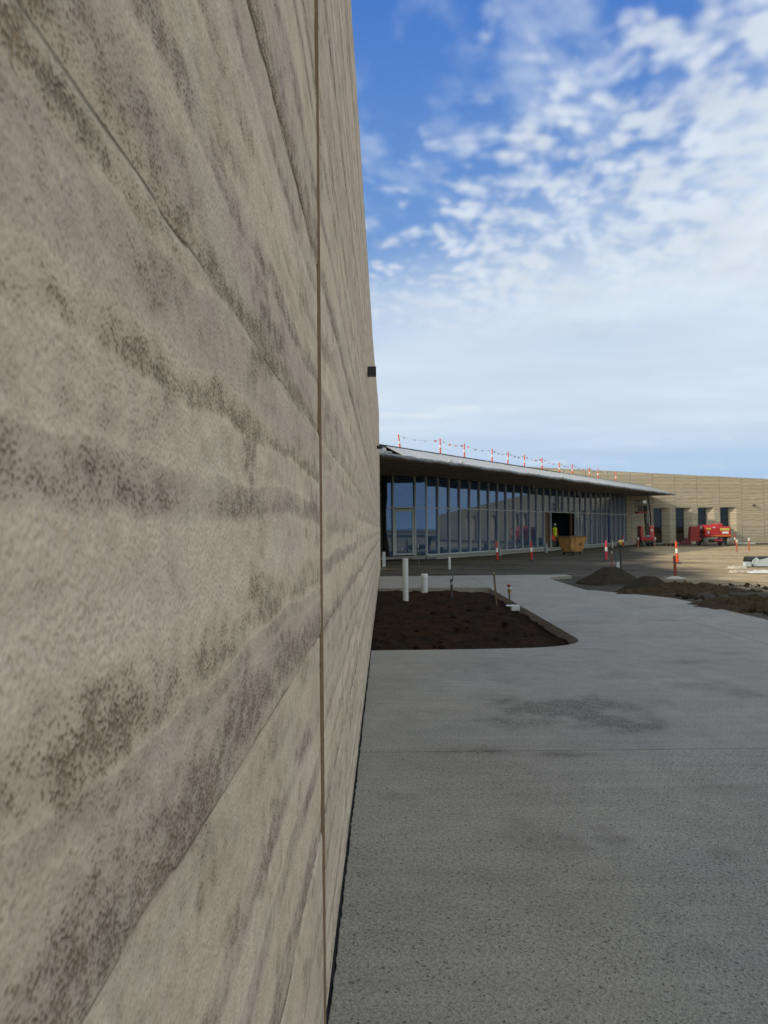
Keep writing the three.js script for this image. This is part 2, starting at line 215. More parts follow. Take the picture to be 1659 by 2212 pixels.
function paveSample(x, z, o, fineScale) {
  const f1 = fbm(x * 0.9 + 3, z * 0.9, 4), f2 = fbm(x * 5.2, z * 5.2 + 20, 3), g1 = n2(x * 120, z * 120), g2 = n2(x * 55 + 7, z * 55);
  let tone = 1 + 0.20 * f1 + 0.16 * f2 + 0.30 * g1 + 0.26 * g2 + 0.08 * n2(x * 1.2, z * 14) + (fineScale ? 0 : 0.14 * fbm(x * 3, z * 3.4 + 9, 5));
  // pits left by the floated surface
  let pit = 0, rim = 0; const cs = 0.0165, ci = Math.floor(x / cs), cj = Math.floor(z / cs), many = 0.10 + 0.34 * sst(-0.4, 0.5, fbm(x * 1.4 + 31, z * 1.4, 3));
  if (fineScale) for (let a = -1; a <= 1; a++) for (let b = -1; b <= 1; b++) {
    const I = ci + a, J = cj + b; if (hash2(I, J, 1) > many) continue;
    const ang = (hash2(I, J, 4) - 0.5) * 2.2, px = x - (I + hash2(I, J, 2)) * cs, pz = z - (J + hash2(I, J, 3)) * cs, ca = Math.cos(ang), sa = Math.sin(ang), r0 = 0.0010 + 0.0040 * Math.pow(hash2(I, J, 5), 3);
    const d = Math.hypot((px * ca + pz * sa) / 1.7, -px * sa + pz * ca) / r0; pit = Math.max(pit, 1 - sst(0.55, 1.25, d)); rim = Math.max(rim, (1 - sst(1.2, 2.2, d)) * 0.4);
  }
  let st = 0; for (const s of STAINS) { const dx = (x - s.x) / s.rx, dz = (z - s.z) / s.rz; if (Math.abs(dx) > 1.6 || Math.abs(dz) > 1.9) continue; const d = Math.hypot(dx, dz) + 1.15 * fbm(x * 3.6 + s.x, z * 3.0, 5); st = Math.max(st, s.k * (1 - sst(0.15, 1.15, d))); }
  st = clamp(st + 0.10 * sst(0.2, 0.7, fbm(x * 1.1 - 40, z * 1.7, 5)));
  const grit = sst(-0.35, 0.4, g2 + 0.7 * n2(x * 95, z * 95 + 5) + 0.6 * fbm(x * 16, z * 10, 3)); st = clamp(st * 1.6) * (0.12 + 0.88 * grit);
  let r = 0.272 * tone, g = 0.250 * tone, b = 0.214 * tone;
  const wr = sst(-0.3, 0.6, fbm(x * 0.6 + 60, z * 0.6, 3)); r *= mix(1.03, 0.985, wr); b *= mix(0.965, 1.035, wr);
  r = mix(r, 0.078, st * 0.9); g = mix(g, 0.053, st * 0.9); b = mix(b, 0.034, st * 0.9);
  const k = 1 - 0.4 * pit; o[0] = r * k; o[1] = g * k; o[2] = b * k; o[3] = 0.62 + 0.13 * g1 + 0.13 * g2 + 0.06 * f2 + 0.05 * rim - 0.5 * pit;  // pits painted darker, for the shade and dirt inside them
}
const PA = { x0: -0.2, x1: 3.2, z0: 1.9, z1: 5.05 }, PB = { x0: -0.2, x1: 6.5, z0: 5.0, z1: 24.2 };
const paveMat = (R, w, h, fine, bs) => { const [map, bump] = pair(w, h, (i, j, o) => paveSample(mix(R.x0, R.x1, (i + 0.5) / w), mix(R.z0, R.z1, (j + 0.5) / h), o, fine)); return new THREE.MeshStandardMaterial({ map, bumpMap: bump, bumpScale: bs, roughness: 0.72 }); };
{
  const pav = structure('pavement');
  const mA = paveMat(PA, 1792, 1792, true, 0.011), mB = paveMat(PB, 1536, 1792, false, 0.008);
  function slab(shapePts, mat, R, curve) {
    const s = curve ?? new THREE.Shape(shapePts.map(([x, z]) => new THREE.Vector2(x, z)));
    let g = new THREE.ExtrudeGeometry(s, { depth: 0.15, bevelEnabled: true, bevelSize: 0.004, bevelOffset: -0.004, bevelThickness: 0.004, bevelSegments: 2, curveSegments: 14 });
    g.translate(0, 0, -0.004 - 0.15); g.rotateX(-Math.PI / 2);              // shape (x, Z) -> x, 0, -Z ; top at y = 0
    const p = g.attributes.position, u = g.attributes.uv; for (let i = 0; i < p.count; i++) u.setXY(i, (p.getX(i) - R.x0) / (R.x1 - R.x0), (-p.getZ(i) - R.z0) / (R.z1 - R.z0) + p.getY(i) * 0.3);
    return part('slab', g, mat, pav);
  }
  const edge = (za, zb, n) => [...Array(n + 1).keys()].map((i) => { const Z = mix(za, zb, i / n); return [WX + 0.010 + 0.004 * n2(Z * 3.3, 3) + 0.005 * n2(Z * 17, 8) + 0.003 * n2(Z * 47, 1), Z]; });
  slab([...edge(4.994, -2.2, 300), [6.3, -2.2], [6.3, 4.994]], mA, PA);
  slab([...edge(8.276, 5.006, 110), [6.3, 5.006], [6.3, 8.276]], mB, PB);
  { const s = new THREE.Shape(); s.moveTo(-0.2, 8.284); s.lineTo(4.997, 8.284); s.lineTo(4.997, 17.75); s.bezierCurveTo(4.99, 18.6, 5.0, 19.6, 5.05, 21.6); s.bezierCurveTo(5.1, 22.6, 5.3, 22.95, 6.02, 23.0); s.lineTo(6.02, 23.75); s.lineTo(2.763, 23.85); s.lineTo(2.763, 18.75); s.bezierCurveTo(2.71, 18.5, 2.72, 18.3, 2.72, 18.0); s.lineTo(2.68, 10.15); s.bezierCurveTo(2.70, 9.62, 2.40, 9.36, 1.85, 9.27); s.bezierCurveTo(1.3, 9.21, 0.7, 9.2, -0.2, 9.2); slab(null, mB, PB, s); }
  { const s = new THREE.Shape(); s.moveTo(5.004, 8.284); s.lineTo(6.3, 8.284); s.lineTo(6.3, 15.0); s.bezierCurveTo(6.3, 16.1, 5.6, 16.6, 5.2, 17.6); s.lineTo(5.004, 17.72); slab(null, mB, PB, s); }
  { const s = new THREE.Shape(); s.moveTo(-0.2, 18.95); s.lineTo(1.9, 18.95); s.bezierCurveTo(2.4, 18.93, 2.62, 18.9, 2.756, 18.78); s.lineTo(2.756, 23.85); s.lineTo(-0.2, 23.9); slab(null, mB, PB, s); }
}
{ // planting bed
  const soil = structure('planting_bed');
  const st = pair(1024, 1024, (i, j, o) => { const x = i / 1024 * 3, z = j / 1024 * 3, v = 1 + 0.5 * fbm(x * 5, z * 5, 4) + 0.35 * n2(x * 60, z * 60) + 0.25 * n2(x * 140, z * 140), red = sst(-0.2, 0.5, fbm(x * 2 + 9, z * 2, 3)); o[0] = mix(0.026, 0.044, red) * v; o[1] = mix(0.0165, 0.0205, red) * v; o[2] = mix(0.0105, 0.0115, red) * v; const pale = sst(0.62, 0.75, n2(x * 38 + 5, z * 38)) * 0.35; o[0] = mix(o[0], 0.14, pale); o[1] = mix(o[1], 0.115, pale); o[2] = mix(o[2], 0.09, pale); o[3] = 0.5 + 0.3 * fbm(x * 30, z * 30, 3) + 0.12 * n2(x * 140, z * 140); });
  const sm = new THREE.MeshPhysicalMaterial({ map: st[0], bumpMap: st[1], bumpScale: 0.03, roughness: 1, specularIntensity: 0.1 });
  const soilY = (x, Z) => -0.105 + 0.035 * fbm(x * 1.1, Z * 0.8, 3) + 0.13 * Math.max(0, fbm(x * 2.1 + 5, Z * 1.7, 4)) + 0.018 * n2(x * 9, Z * 9) + 0.012 * fbm(x * 27, Z * 27, 2) + 0.03 * (1 - sst(0, 0.8, x)) - 0.05 * sst(2.0, 2.7, x);
  const nx = 110, nz = 330, pos = [], uv = [], idx = []; for (let j = 0; j <= nz; j++) for (let i = 0; i <= nx; i++) { const x = mix(-0.27, 2.8, i / nx), Z = mix(9.1, 19.05, j / nz); pos.push(x, Math.min(soilY(x, Z), -0.012), -Z); uv.push(x / 3, Z / 3); }
  for (let j = 0; j < nz; j++) for (let i = 0; i < nx; i++) { const a = j * (nx + 1) + i; idx.push(a, a + 1, a + nx + 1, a + 1, a + nx + 2, a + nx + 1); }
  const g = new THREE.BufferGeometry(); g.setAttribute('position', new THREE.Float32BufferAttribute(pos, 3)); g.setAttribute('uv', new THREE.Float32BufferAttribute(uv, 2)); g.setIndex(idx); g.computeVertexNormals(); part('soil', g, sm, soil);
  const r = rng(31), cl = []; for (let k = 0; k < 150; k++) { const x = mix(-0.1, 2.55, r()), Z = mix(9.35, 18.7, Math.pow(r(), 1.4)), s = 0.008 + 0.06 * Math.pow(r(), 6); const c = new THREE.IcosahedronGeometry(s, 1); const p = c.attributes.position; for (let i = 0; i < p.count; i++) { const q = V(p.getX(i), p.getY(i), p.getZ(i)), d = 1 + 0.45 * n2(q.x / s * 1.3 + k * 3.1, q.y / s * 1.3 + q.z / s); p.setXYZ(i, q.x * d, q.y * d * 0.7, q.z * d); } c.computeVertexNormals(); c.translate(x, Math.min(soilY(x, Z), -0.012) + s * 0.25, -Z); cl.push(c); }
  const clods = single('soil_clods', cl, sm, 'dark crumbly soil clods scattered over the planting bed', 'soil'); clods.userData.kind = 'stuff';
}

// ------------------------------------------------------------------ the site ground
{
  const R = { x0: -14, x1: 50, z0: 8, z1: 72 }, W = 1408;
  const sunlitSandAt = (x, z) => sst(-0.55, 0.65, (x - 11.6 - 0.3 * (z - 28)) * 0.5 + 1.0 * fbm(x * 0.3 + 3, z * 0.3, 4)) * (1 - sst(56, 63, z));  // sand against grey road base, the split painted along sun and shade edges
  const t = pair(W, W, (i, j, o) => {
    const x = mix(R.x0, R.x1, (i + 0.5) / W), z = mix(R.z0, R.z1, (j + 0.5) / W);
    const tr = fbm(x * 0.35 + z * 0.55, z * 0.10 - x * 0.10, 4), sand = sunlitSandAt(x, z), f = fbm(x * 2.1, z * 2.1, 4), n = n2(x * 11, z * 11), wet = sst(0.05, 0.5, fbm(x * 0.30 - 8, z * 0.55, 4));
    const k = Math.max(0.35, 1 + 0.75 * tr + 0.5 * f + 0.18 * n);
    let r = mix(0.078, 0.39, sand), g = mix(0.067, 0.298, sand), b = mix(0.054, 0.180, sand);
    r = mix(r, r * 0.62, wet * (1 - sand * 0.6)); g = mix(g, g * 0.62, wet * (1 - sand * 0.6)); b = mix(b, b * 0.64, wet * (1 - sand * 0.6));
    const berm = sst(0.2, 0.8, 1 - Math.abs(x - (8.0 + 0.10 * (18 - z))) / 2.4 + 0.8 * fbm(x * 1.3, z * 1.3, 3)) * (1 - sst(17.5, 20.5, z)); r = mix(r, 0.060, berm); g = mix(g, 0.049, berm); b = mix(b, 0.037, berm);
    o[0] = r * k; o[1] = g * k; o[2] = b * k; o[3] = 0.5 + 0.25 * f + 0.12 * n;
  });
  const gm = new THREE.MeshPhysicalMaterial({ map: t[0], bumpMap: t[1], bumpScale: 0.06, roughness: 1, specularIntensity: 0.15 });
  const xs = [-2500, -600, -200, -80, -40, -20, -10, -5, -2], zs = [-2500, -600, -150, -40, -10, -3]; for (let x = -1; x < 20; x += 0.2) xs.push(x); for (let x = 20; x < 50; x += 0.6) xs.push(x); xs.push(60, 80, 120, 250, 700, 2500); for (let z = 0; z < 34; z += 0.2) zs.push(z); for (let z = 34; z < 72; z += 0.6) zs.push(z); zs.push(80, 100, 150, 300, 800, 2500);
  const pos = [], uv = [], idx = [];
  for (const Z of zs) for (const x of xs) {
    const far = sst(60, 200, Math.hypot(x, Z));
    let y = -0.045 + (0.035 * fbm(x * 0.5, Z * 0.5, 3) + 0.014 * n2(x * 2.7, Z * 2.7)) * (1 - far);
    const side = sst(6.45, 7.3, x) * (1 - sst(17, 20, Z)) * sst(6, 9, Z);                     // loose spoil thrown up beside the path
    y += side * (0.05 + 0.10 * Math.max(0, fbm(x * 1.1, Z * 1.1 + 7, 4)) + 0.05 * n2(x * 2.4, Z * 2.4)) * (1 - sst(9.5, 12, x));
    if (x > -1.2 && x < 6.1 && Z < 23.6 && Z > -6) y = Math.min(y, -0.09); if (x > -1.2 && x < 3.2 && Z > 8.6 && Z < 19.6) y = -0.4;
    pos.push(x, y, -Z); uv.push((x - R.x0) / (R.x1 - R.x0), (Z - R.z0) / (R.z1 - R.z0));
  }
  const n = xs.length; for (let j = 0; j + 1 < zs.length; j++) for (let i = 0; i + 1 < n; i++) { const a = j * n + i; idx.push(a, a + 1, a + n, a + 1, a + n + 1, a + n); }
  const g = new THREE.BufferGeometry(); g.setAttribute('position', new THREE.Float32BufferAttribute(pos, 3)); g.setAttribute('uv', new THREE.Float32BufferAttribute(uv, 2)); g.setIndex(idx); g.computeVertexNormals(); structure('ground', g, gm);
}
function heap(cx, cz, rx, rz, h, seed, rough, sharp = 1) {      // a mound of loose material
  const N = 44, A = 72, pos = [], uv = [], idx = [];
  for (let j = 0; j <= N; j++) for (let i = 0; i <= A; i++) { const a = i / A * 2 * Math.PI, t = j / N, wob = 1 + 0.16 * n2(Math.cos(a) * 1.4 + seed, Math.sin(a) * 1.4), x = Math.cos(a) * t * rx * wob, z = Math.sin(a) * t * rz * wob; const y = h * Math.pow(1 - t, sharp) * (1 - 0.25 * Math.exp(-t * t * 40)) + rough * (fbm((x + cx) * 4, (z + cz) * 4 + seed, 4) + 0.3 * n2((x + cx) * 22, (z + cz) * 22)) * (1 - t * 0.8) - 0.06 * (t > 0.97 ? 1 : 0); pos.push(cx + x, -0.05 + y, -(cz + z)); uv.push((cx + x) / 2, (cz + z) / 2); }
  for (let j = 0; j < N; j++) for (let i = 0; i < A; i++) { const a = j * (A + 1) + i; idx.push(a, a + 1, a + A + 1, a + 1, a + A + 2, a + A + 1); }
  const g = new THREE.BufferGeometry(); g.setAttribute('position', new THREE.Float32BufferAttribute(pos, 3)); g.setAttribute('uv', new THREE.Float32BufferAttribute(uv, 2)); g.setIndex(idx); g.computeVertexNormals(); return g;
}
{
  const clodAt = [];
  const grain = (r, g, b, v) => { const t = pair(512, 512, (i, j, o) => { const x = i / 256, z = j / 256, k = 1 + v * (fbm(x * 6, z * 6, 4) + 0.7 * n2(x * 70, z * 70)); o[0] = r * k; o[1] = g * k; o[2] = b * k; o[3] = 0.5 + 0.25 * n2(x * 70, z * 70) + 0.25 * fbm(x * 20, z * 20, 3); }); return new THREE.MeshPhysicalMaterial({ map: t[0], bumpMap: t[1], bumpScale: 0.02, roughness: 1, specularIntensity: 0.1 }); };
  const sand = grain(0.042, 0.035, 0.025, 0.4), clay = grain(0.062, 0.043, 0.026, 0.7);
  const a = gp(1325, 1255), b = gp(1408, 1277);
  single('sand_heap', heap(a.x, -a.z + 0.2, 0.98, 0.9, 0.60, 2, 0.02, 1.15), sand, 'larger dark sand heap with a smooth rounded peak beside the path', 'sand heap');
  single('sand_heap', heap(b.x, -b.z + 0.2, 0.82, 0.8, 0.52, 9, 0.03, 1.15), sand, 'smaller dark sand heap next to the rough clay spoil', 'sand heap');
  const c = gp(1530, 1290); single('clay_spoil', heap(c.x, -c.z + 1.3, 1.9, 0.8, 0.26, 5, 0.22, 0.7), clay, 'low rough bank of brown clay lumps behind the path edge', 'soil');
  const d = gp(1640, 1318); single('clay_spoil', heap(d.x + 0.3, -d.z + 0.8, 1.3, 1.1, 0.20, 15, 0.24, 0.7), clay, 'dark broken spoil close to the bulging side of the path', 'soil');
  { const q = rng(91); for (let k = 0; k < 1300; k++) { const Z = mix(9.5, 19, q()), x = 6.55 + 0.1 * (18 - Z) * (Z < 18 ? 0.3 : 0) + 4.2 * Math.pow(q(), 1.8), s = 0.010 + 0.06 * Math.pow(q(), 5), c = new THREE.IcosahedronGeometry(s, 1), p = c.attributes.position; for (let i = 0; i < p.count; i++) { const a2 = V(p.getX(i), p.getY(i), p.getZ(i)), d2 = 1 + 0.5 * n2(a2.x / s * 1.3 + k * 3.7, a2.y / s * 1.3 + a2.z / s); p.setXYZ(i, a2.x * d2, a2.y * d2 * 0.7, a2.z * d2); } c.computeVertexNormals(); c.translate(x, 0.0 + s * 0.2, -Z); clodAt.push(c); } single('spoil_clods', clodAt, clay, 'loose brown clods strewn along the unpaved side of the path', 'soil').userData.kind = 'stuff'; }
}

// ------------------------------------------------------------------ glazed building with its wide canopy
const G0 = V(2.22, 0, -39.0), GT = V(0.593, 0, -0.805).normalize(), GN = V(-GT.z, 0, GT.x).negate();   // GN: out of the glass
if (GN.z < 0) GN.negate();
const BAY = 1.2015, NB = 29;
const L = (s, out, y) => V(G0.x + GT.x * s + GN.x * out, y, G0.z + GT.z * s + GN.z * out);
const TURN = Math.atan2(-GT.z, GT.x);
const alu = M(0.52, 0.53, 0.54, 0.5), aluDark = M(0.05, 0.052, 0.056, 0.5), glassMat = new THREE.MeshPhysicalMaterial({ color: new THREE.Color().setRGB(0.15, 0.26, 0.46), roughness: 0.015, metalness: 0.5, transmission: 1, thickness: 0, ior: 1.7 });
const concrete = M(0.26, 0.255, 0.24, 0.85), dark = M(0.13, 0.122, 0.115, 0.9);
const HE = 4.47, E0 = V(0.93, HE, -29.4), ET = V(25.87, 0, -36.1).normalize(), E1 = V(26.8, HE, -65.5);
const eave = (s) => E0.clone().addScaledVector(ET, s);           // metres along the eave from the sheet's first corner
const Ra = atZ(834, 963.5, 37.5), Rb = atZ(1394, 1049.5, 62);
{
  const b = thing('glazed_building', 'long glass fronted building with dark soffit and wide pitched canopy roof', 'building');
  const seg = (len, h, d) => new THREE.BoxGeometry(len, h, d);
  const put = (name, geo, mat, s, out, y, parent = b) => { const m = new THREE.Mesh(geo, mat); m.name = name; const p = L(s, out, y); m.position.copy(p); m.rotation.y = TURN; parent.add(m); return m; };
  // panes, mullions, transoms
  const paneU = seg(BAY - 0.06, 1.66, 0.012), paneL = seg(BAY - 0.06, 2.56, 0.012), mul = seg(0.05, 4.33, 0.13), mulS = seg(0.05, 1.72, 0.13), tr = seg(BAY - 0.057, 0.055, 0.1), capG = seg(0.02, 4.33, 0.05);
  for (let i = 0; i <= NB; i++) {
    const open = i >= 15 && i <= 17;
    put('mullion', open ? mulS : mul, alu, i * BAY, 0.035, open ? 3.60 : 2.305);
    if (i === NB) break;
    put('pane', paneU, glassMat, (i + 0.5) * BAY, 0, 3.62); put('transom', tr, alu, (i + 0.5) * BAY, 0.012, 2.755);
    if (i < 13 || i > 17) put('pane', paneL, glassMat, (i + 0.5) * BAY, 0, 1.445);
    if (i < 13 || i > 17) put('sill', tr, alu, (i + 0.5) * BAY, 0.012, 0.165);
  }
  put('timber_door', seg(BAY - 0.07, 2.55, 0.07), M(0.11, 0.055, 0.022, 0.6), 13.5 * BAY, -0.12, 1.43);
  put('timber_post', seg(0.2, 2.55, 0.12), M(0.11, 0.055, 0.022, 0.6), 17.72 * BAY, -0.2, 1.43);
  put('door_leaf', seg(0.06, 2.3, 0.05), M(0.5, 0.5, 0.5, 0.4), 18.45 * BAY, 0.09, 1.3); put('door_rail', seg(0.5, 0.08, 0.04), M(0.62, 0.62, 0.6, 0.4), 18.35 * BAY, 0.1, 2.5);
  // plinth along the foot of the glass
  put('plinth', seg(NB * BAY + 0.6, 0.24, 0.45), concrete, NB * BAY / 2 - 0.05, 0.09, 0.018);
  put('plinth_edge', seg(NB * BAY + 0.3, 0.12, 0.5), M(0.30, 0.29, 0.26, 0.85), NB * BAY / 2, 0.57, -0.01);
  // turned end bay with the swing door
  const C = L(0, 0, 0), Dn = V(0.0, 0, -38.0), ft = Dn.clone().sub(C), fl = ft.length(); ft.normalize(); const fturn = Math.atan2(-ft.z, ft.x), fp = (s, o, y) => V(C.x + ft.x * s + ft.z * o, y, C.z + ft.z * s - ft.x * o);
  const put2 = (name, w, h, d, mat, s, o, y, parent = b) => { const m = new THREE.Mesh(new THREE.BoxGeometry(w, h, d), mat); m.name = name; m.position.copy(fp(s, o, y)); m.rotation.y = fturn; parent.add(m); return m; };
  const sgn = fp(0, 1, 0).z > C.z ? 1 : -1, S = [0, 0.68, 2.0, fl];
  for (let k = 0; k + 1 < S.length; k++) { const w = S[k + 1] - S[k], m = (S[k] + S[k + 1]) / 2; put2('pane', w - 0.06, 1.66, 0.012, glassMat, m, 0, 3.62); put2('transom', w - 0.06, 0.06, 0.1, alu, m, sgn * 0.012, 2.755); if (k !== 1) put2('pane', w - 0.06, 2.56, 0.012, glassMat, m, 0, 1.445); }
  for (const s of S.slice(1)) put2('mullion', 0.07, 4.33, 0.16, M(0.42, 0.42, 0.40, 0.5), s, sgn * 0.035, 2.305);
  const door = new THREE.Group(); door.name = 'swing_door'; b.add(door);
  { const a = S[1], z = S[2], dm = M(0.40, 0.40, 0.39, 0.5); put2('stile', 0.13, 2.5, 0.06, dm, a + 0.115, sgn * 0.05, 1.43, door); put2('stile', 0.13, 2.5, 0.06, dm, z - 0.115, sgn * 0.05, 1.43, door); put2('rail', z - a - 0.37, 0.14, 0.06, dm, (a + z) / 2, sgn * 0.05, 2.61, door); put2('rail', z - a - 0.37, 0.1, 0.06, dm, (a + z) / 2, sgn * 0.05, 0.24, door); put2('door_glass', z - a - 0.36, 2.3, 0.012, glassMat, (a + z) / 2, sgn * 0.045, 1.42, door); }
  put2('plinth', fl, 0.24, 0.4, concrete, fl / 2 - 0.05, sgn * 0.1, 0.014);
  // solid flank, back wall, floor and ceiling that make the inside dark
  const flank = Dn.clone().add(V(-0.05, 0, 0)); const back = 11;
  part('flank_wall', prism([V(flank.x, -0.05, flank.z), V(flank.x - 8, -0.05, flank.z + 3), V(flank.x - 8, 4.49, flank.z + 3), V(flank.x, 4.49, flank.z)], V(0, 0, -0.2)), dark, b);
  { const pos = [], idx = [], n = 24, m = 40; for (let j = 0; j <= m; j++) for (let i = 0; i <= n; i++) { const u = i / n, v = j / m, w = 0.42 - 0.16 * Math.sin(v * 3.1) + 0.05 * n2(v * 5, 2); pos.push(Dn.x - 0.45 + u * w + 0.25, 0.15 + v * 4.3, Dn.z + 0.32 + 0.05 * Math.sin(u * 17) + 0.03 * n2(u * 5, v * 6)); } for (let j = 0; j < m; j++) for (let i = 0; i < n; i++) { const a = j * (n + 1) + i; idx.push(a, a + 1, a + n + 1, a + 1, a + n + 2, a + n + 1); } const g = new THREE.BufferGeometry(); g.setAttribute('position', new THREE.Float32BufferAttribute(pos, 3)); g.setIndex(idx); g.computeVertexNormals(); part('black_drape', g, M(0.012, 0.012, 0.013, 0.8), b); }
  put('back_wall', seg(NB * BAY + 10, 4.6, 0.2), M(0.30, 0.29, 0.28, 0.9), NB * BAY / 2 - 2, -back, 2.25);
  for (const s of [3.2, 9.5, 24]) put('partition', seg(0.12, 4.3, 6.5), M(0.30, 0.31, 0.32, 0.9), s * BAY, -6.8, 2.25);
  put('inner_floor', seg(NB * BAY + 6, 0.1, back + 0.1), M(0.22, 0.22, 0.21, 0.7), NB * BAY / 2 - 3, -back / 2 - 0.2, 0.085);
  // soffit from the eave to the back wall, with battens and hangers under it
  const far0 = eave(-11), far1 = E1.clone(); const bk0 = L(-9, -back - 0.3, HE), bk1 = L(NB * BAY + 0.4, -back - 0.3, HE);
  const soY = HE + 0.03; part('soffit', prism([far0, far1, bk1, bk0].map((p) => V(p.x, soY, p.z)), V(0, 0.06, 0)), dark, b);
  const e90 = V(-ET.z, 0, ET.x); if (e90.z > 0) e90.negate();
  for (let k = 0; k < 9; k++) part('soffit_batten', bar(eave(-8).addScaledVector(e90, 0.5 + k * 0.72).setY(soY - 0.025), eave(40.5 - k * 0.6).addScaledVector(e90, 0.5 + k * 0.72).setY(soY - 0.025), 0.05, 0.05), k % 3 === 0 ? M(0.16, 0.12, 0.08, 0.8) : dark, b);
  for (const s of [10.4, 17.2, 23.3, 27.4]) put('hanger', seg(0.08, 0.36, 0.08), M(0.4, 0.4, 0.4, 0.6), s * BAY, 0.7, 4.30);
  // roof: sheets from eave to ridge, falling away behind
  const back1 = V(Rb.x - 6, HE + 0.2, Rb.z - 3.5), back0 = V(Ra.x - 14, HE + 0.2, Ra.z - 9), ridgeW = Ra.clone().addScaledVector(Ra.clone().sub(Rb).normalize(), 5.5);
  const roofMat = M(0.46, 0.455, 0.45, 0.55), roofT = new THREE.Group(); roofT.name = 'roof'; b.add(roofT);
  const sheetPts = (t) => [eave(-0.05 + t * 44.2).setY(HE + 0.2), Ra.clone().lerp(Rb, clamp(t * 1.0))];
  const NS = 22; for (let k = 0; k < NS; k++) { const a = k / NS, c = (k + 1) / NS, p = (t) => { const e = E0.clone().lerp(E1, t).setY(HE + 0.11), r = Ra.clone().lerp(Rb, t); return [e, r]; }, [e1, r1] = p(a + 0.0004), [e2, r2] = p(c - 0.0004); part('roof_sheet', prism([e1, e2, r2, r1], V(0, -0.03, 0)), roofMat, roofT); part('roof_seam', bar(e2.clone().add(V(0, 0.004, 0)), r2.clone().add(V(0, 0.004, 0)), 0.05, 0.02), roofMat, roofT); }
  part('rear_slope', prism([Ra.clone().add(V(0, -0.05, 0)), Rb.clone().add(V(0, -0.05, 0)), back1, back0], V(0, -0.06, 0)), roofMat, roofT);
  part('rear_slope', prism([Ra.clone().add(V(0, -0.06, 0)), ridgeW.clone().add(V(0, -0.06, 0)), back0.clone().add(V(-2, 0, 2)), back0], V(0, -0.06, 0)), roofMat, roofT);
  part('ridge_cap', bar(ridgeW, Ra.clone().lerp(Rb, 0.55), 0.12, 0.09), M(0.02, 0.02, 0.02, 0.6), roofT);
  part('ridge_cap', bar(Ra.clone().lerp(Rb, 0.551), Rb, 0.12, 0.08), M(0.36, 0.33, 0.28, 0.7), roofT);
  // open framing at the unfinished end
  const st = M(0.42, 0.43, 0.45, 0.5, { metalness: 0.3 }), fr = new THREE.Group(); fr.name = 'canopy_frame'; b.add(fr);
  const q = (u, v, Z) => atZ(u, v, Z);
  part('strut', bar(V(Ra.x - 0.05, HE + 0.12, E0.z - 1.2), V(Ra.x - 0.05, HE + 0.62, E0.z - 1.2), 0.07), st, fr);
  for (const [s0, y0, s1, y1, k] of [[-9, 0.12, 0.3, 0.12, 0], [-9, 0.32, -0.4, 0.3, 0.5], [-9, 0.55, -0.3, 0.2, 1.0], [-1.2, 0.6, 0.2, 0.22, 0.9]]) part('purlin', bar(eave(s0).addScaledVector(e90, k).setY(HE + y0), eave(s1).addScaledVector(e90, k).setY(HE + y1), 0.06, 0.05), st, fr);
  part('end_sheet', prism([eave(-10).addScaledVector(e90, 1.3).setY(HE + 0.15), eave(0).addScaledVector(e90, 1.2).setY(HE + 0.15), Ra.clone().add(V(0, -0.1, 0)), ridgeW.clone().add(V(0, -0.1, 0))], V(0, -0.03, 0)), M(0.30, 0.32, 0.36, 0.6), fr);
  part('ply_strip', bar(eave(-7).addScaledVector(e90, 0.3).setY(HE + 0.0), eave(1.2).addScaledVector(e90, 0.35).setY(HE + 0.0), 0.3, 0.03), M(0.26, 0.19, 0.11, 0.8), fr);
  // plastic wrapped gutter along the eave
  { const N = 420, A = 12, pos = [], idx = []; for (let i = 0; i <= N; i++) { const s = mix(-9, 44.4, i / N), c = eave(s), sc = s > 42 ? 1 - 0.55 * (s - 42) / 2.4 : 1; for (let a = 0; a <= A; a++) { const th = a / A * 2 * Math.PI, wr = 1 + 0.3 * n2(s * 1.6, Math.cos(th) * 1.5) + 0.32 * n2(s * 4.4, th * 1.2 + 3) + 0.12 * n2(s * 11, th * 2), rr = 0.082 * wr * sc, out = Math.cos(th) * rr * 0.9, y = Math.sin(th) * rr + 0.06 + 0.03 * n2(s * 0.5, 4); pos.push(c.x - e90.x * out, HE + y, c.z - e90.z * out); } } for (let i = 0; i < N; i++) for (let a = 0; a < A; a++) { const k = i * (A + 1) + a; idx.push(k, k + 1, k + A + 1, k + 1, k + A + 2, k + A + 1); } const g = new THREE.BufferGeometry(); g.setAttribute('position', new THREE.Float32BufferAttribute(pos, 3)); g.setIndex(idx); g.computeVertexNormals(); part('wrapped_gutter', g, M(0.15, 0.16, 0.178, 0.4), b); }
  for (const s of [3.2, 4.25, 16.5]) part('plastic_tab', bar(eave(s).addScaledVector(e90, -0.14).setY(HE + 0.22), eave(s + 0.42).addScaledVector(e90, -0.14).setY(HE + 0.12), 0.03, 0.08), M(0.72, 0.72, 0.68, 0.5), b);
}

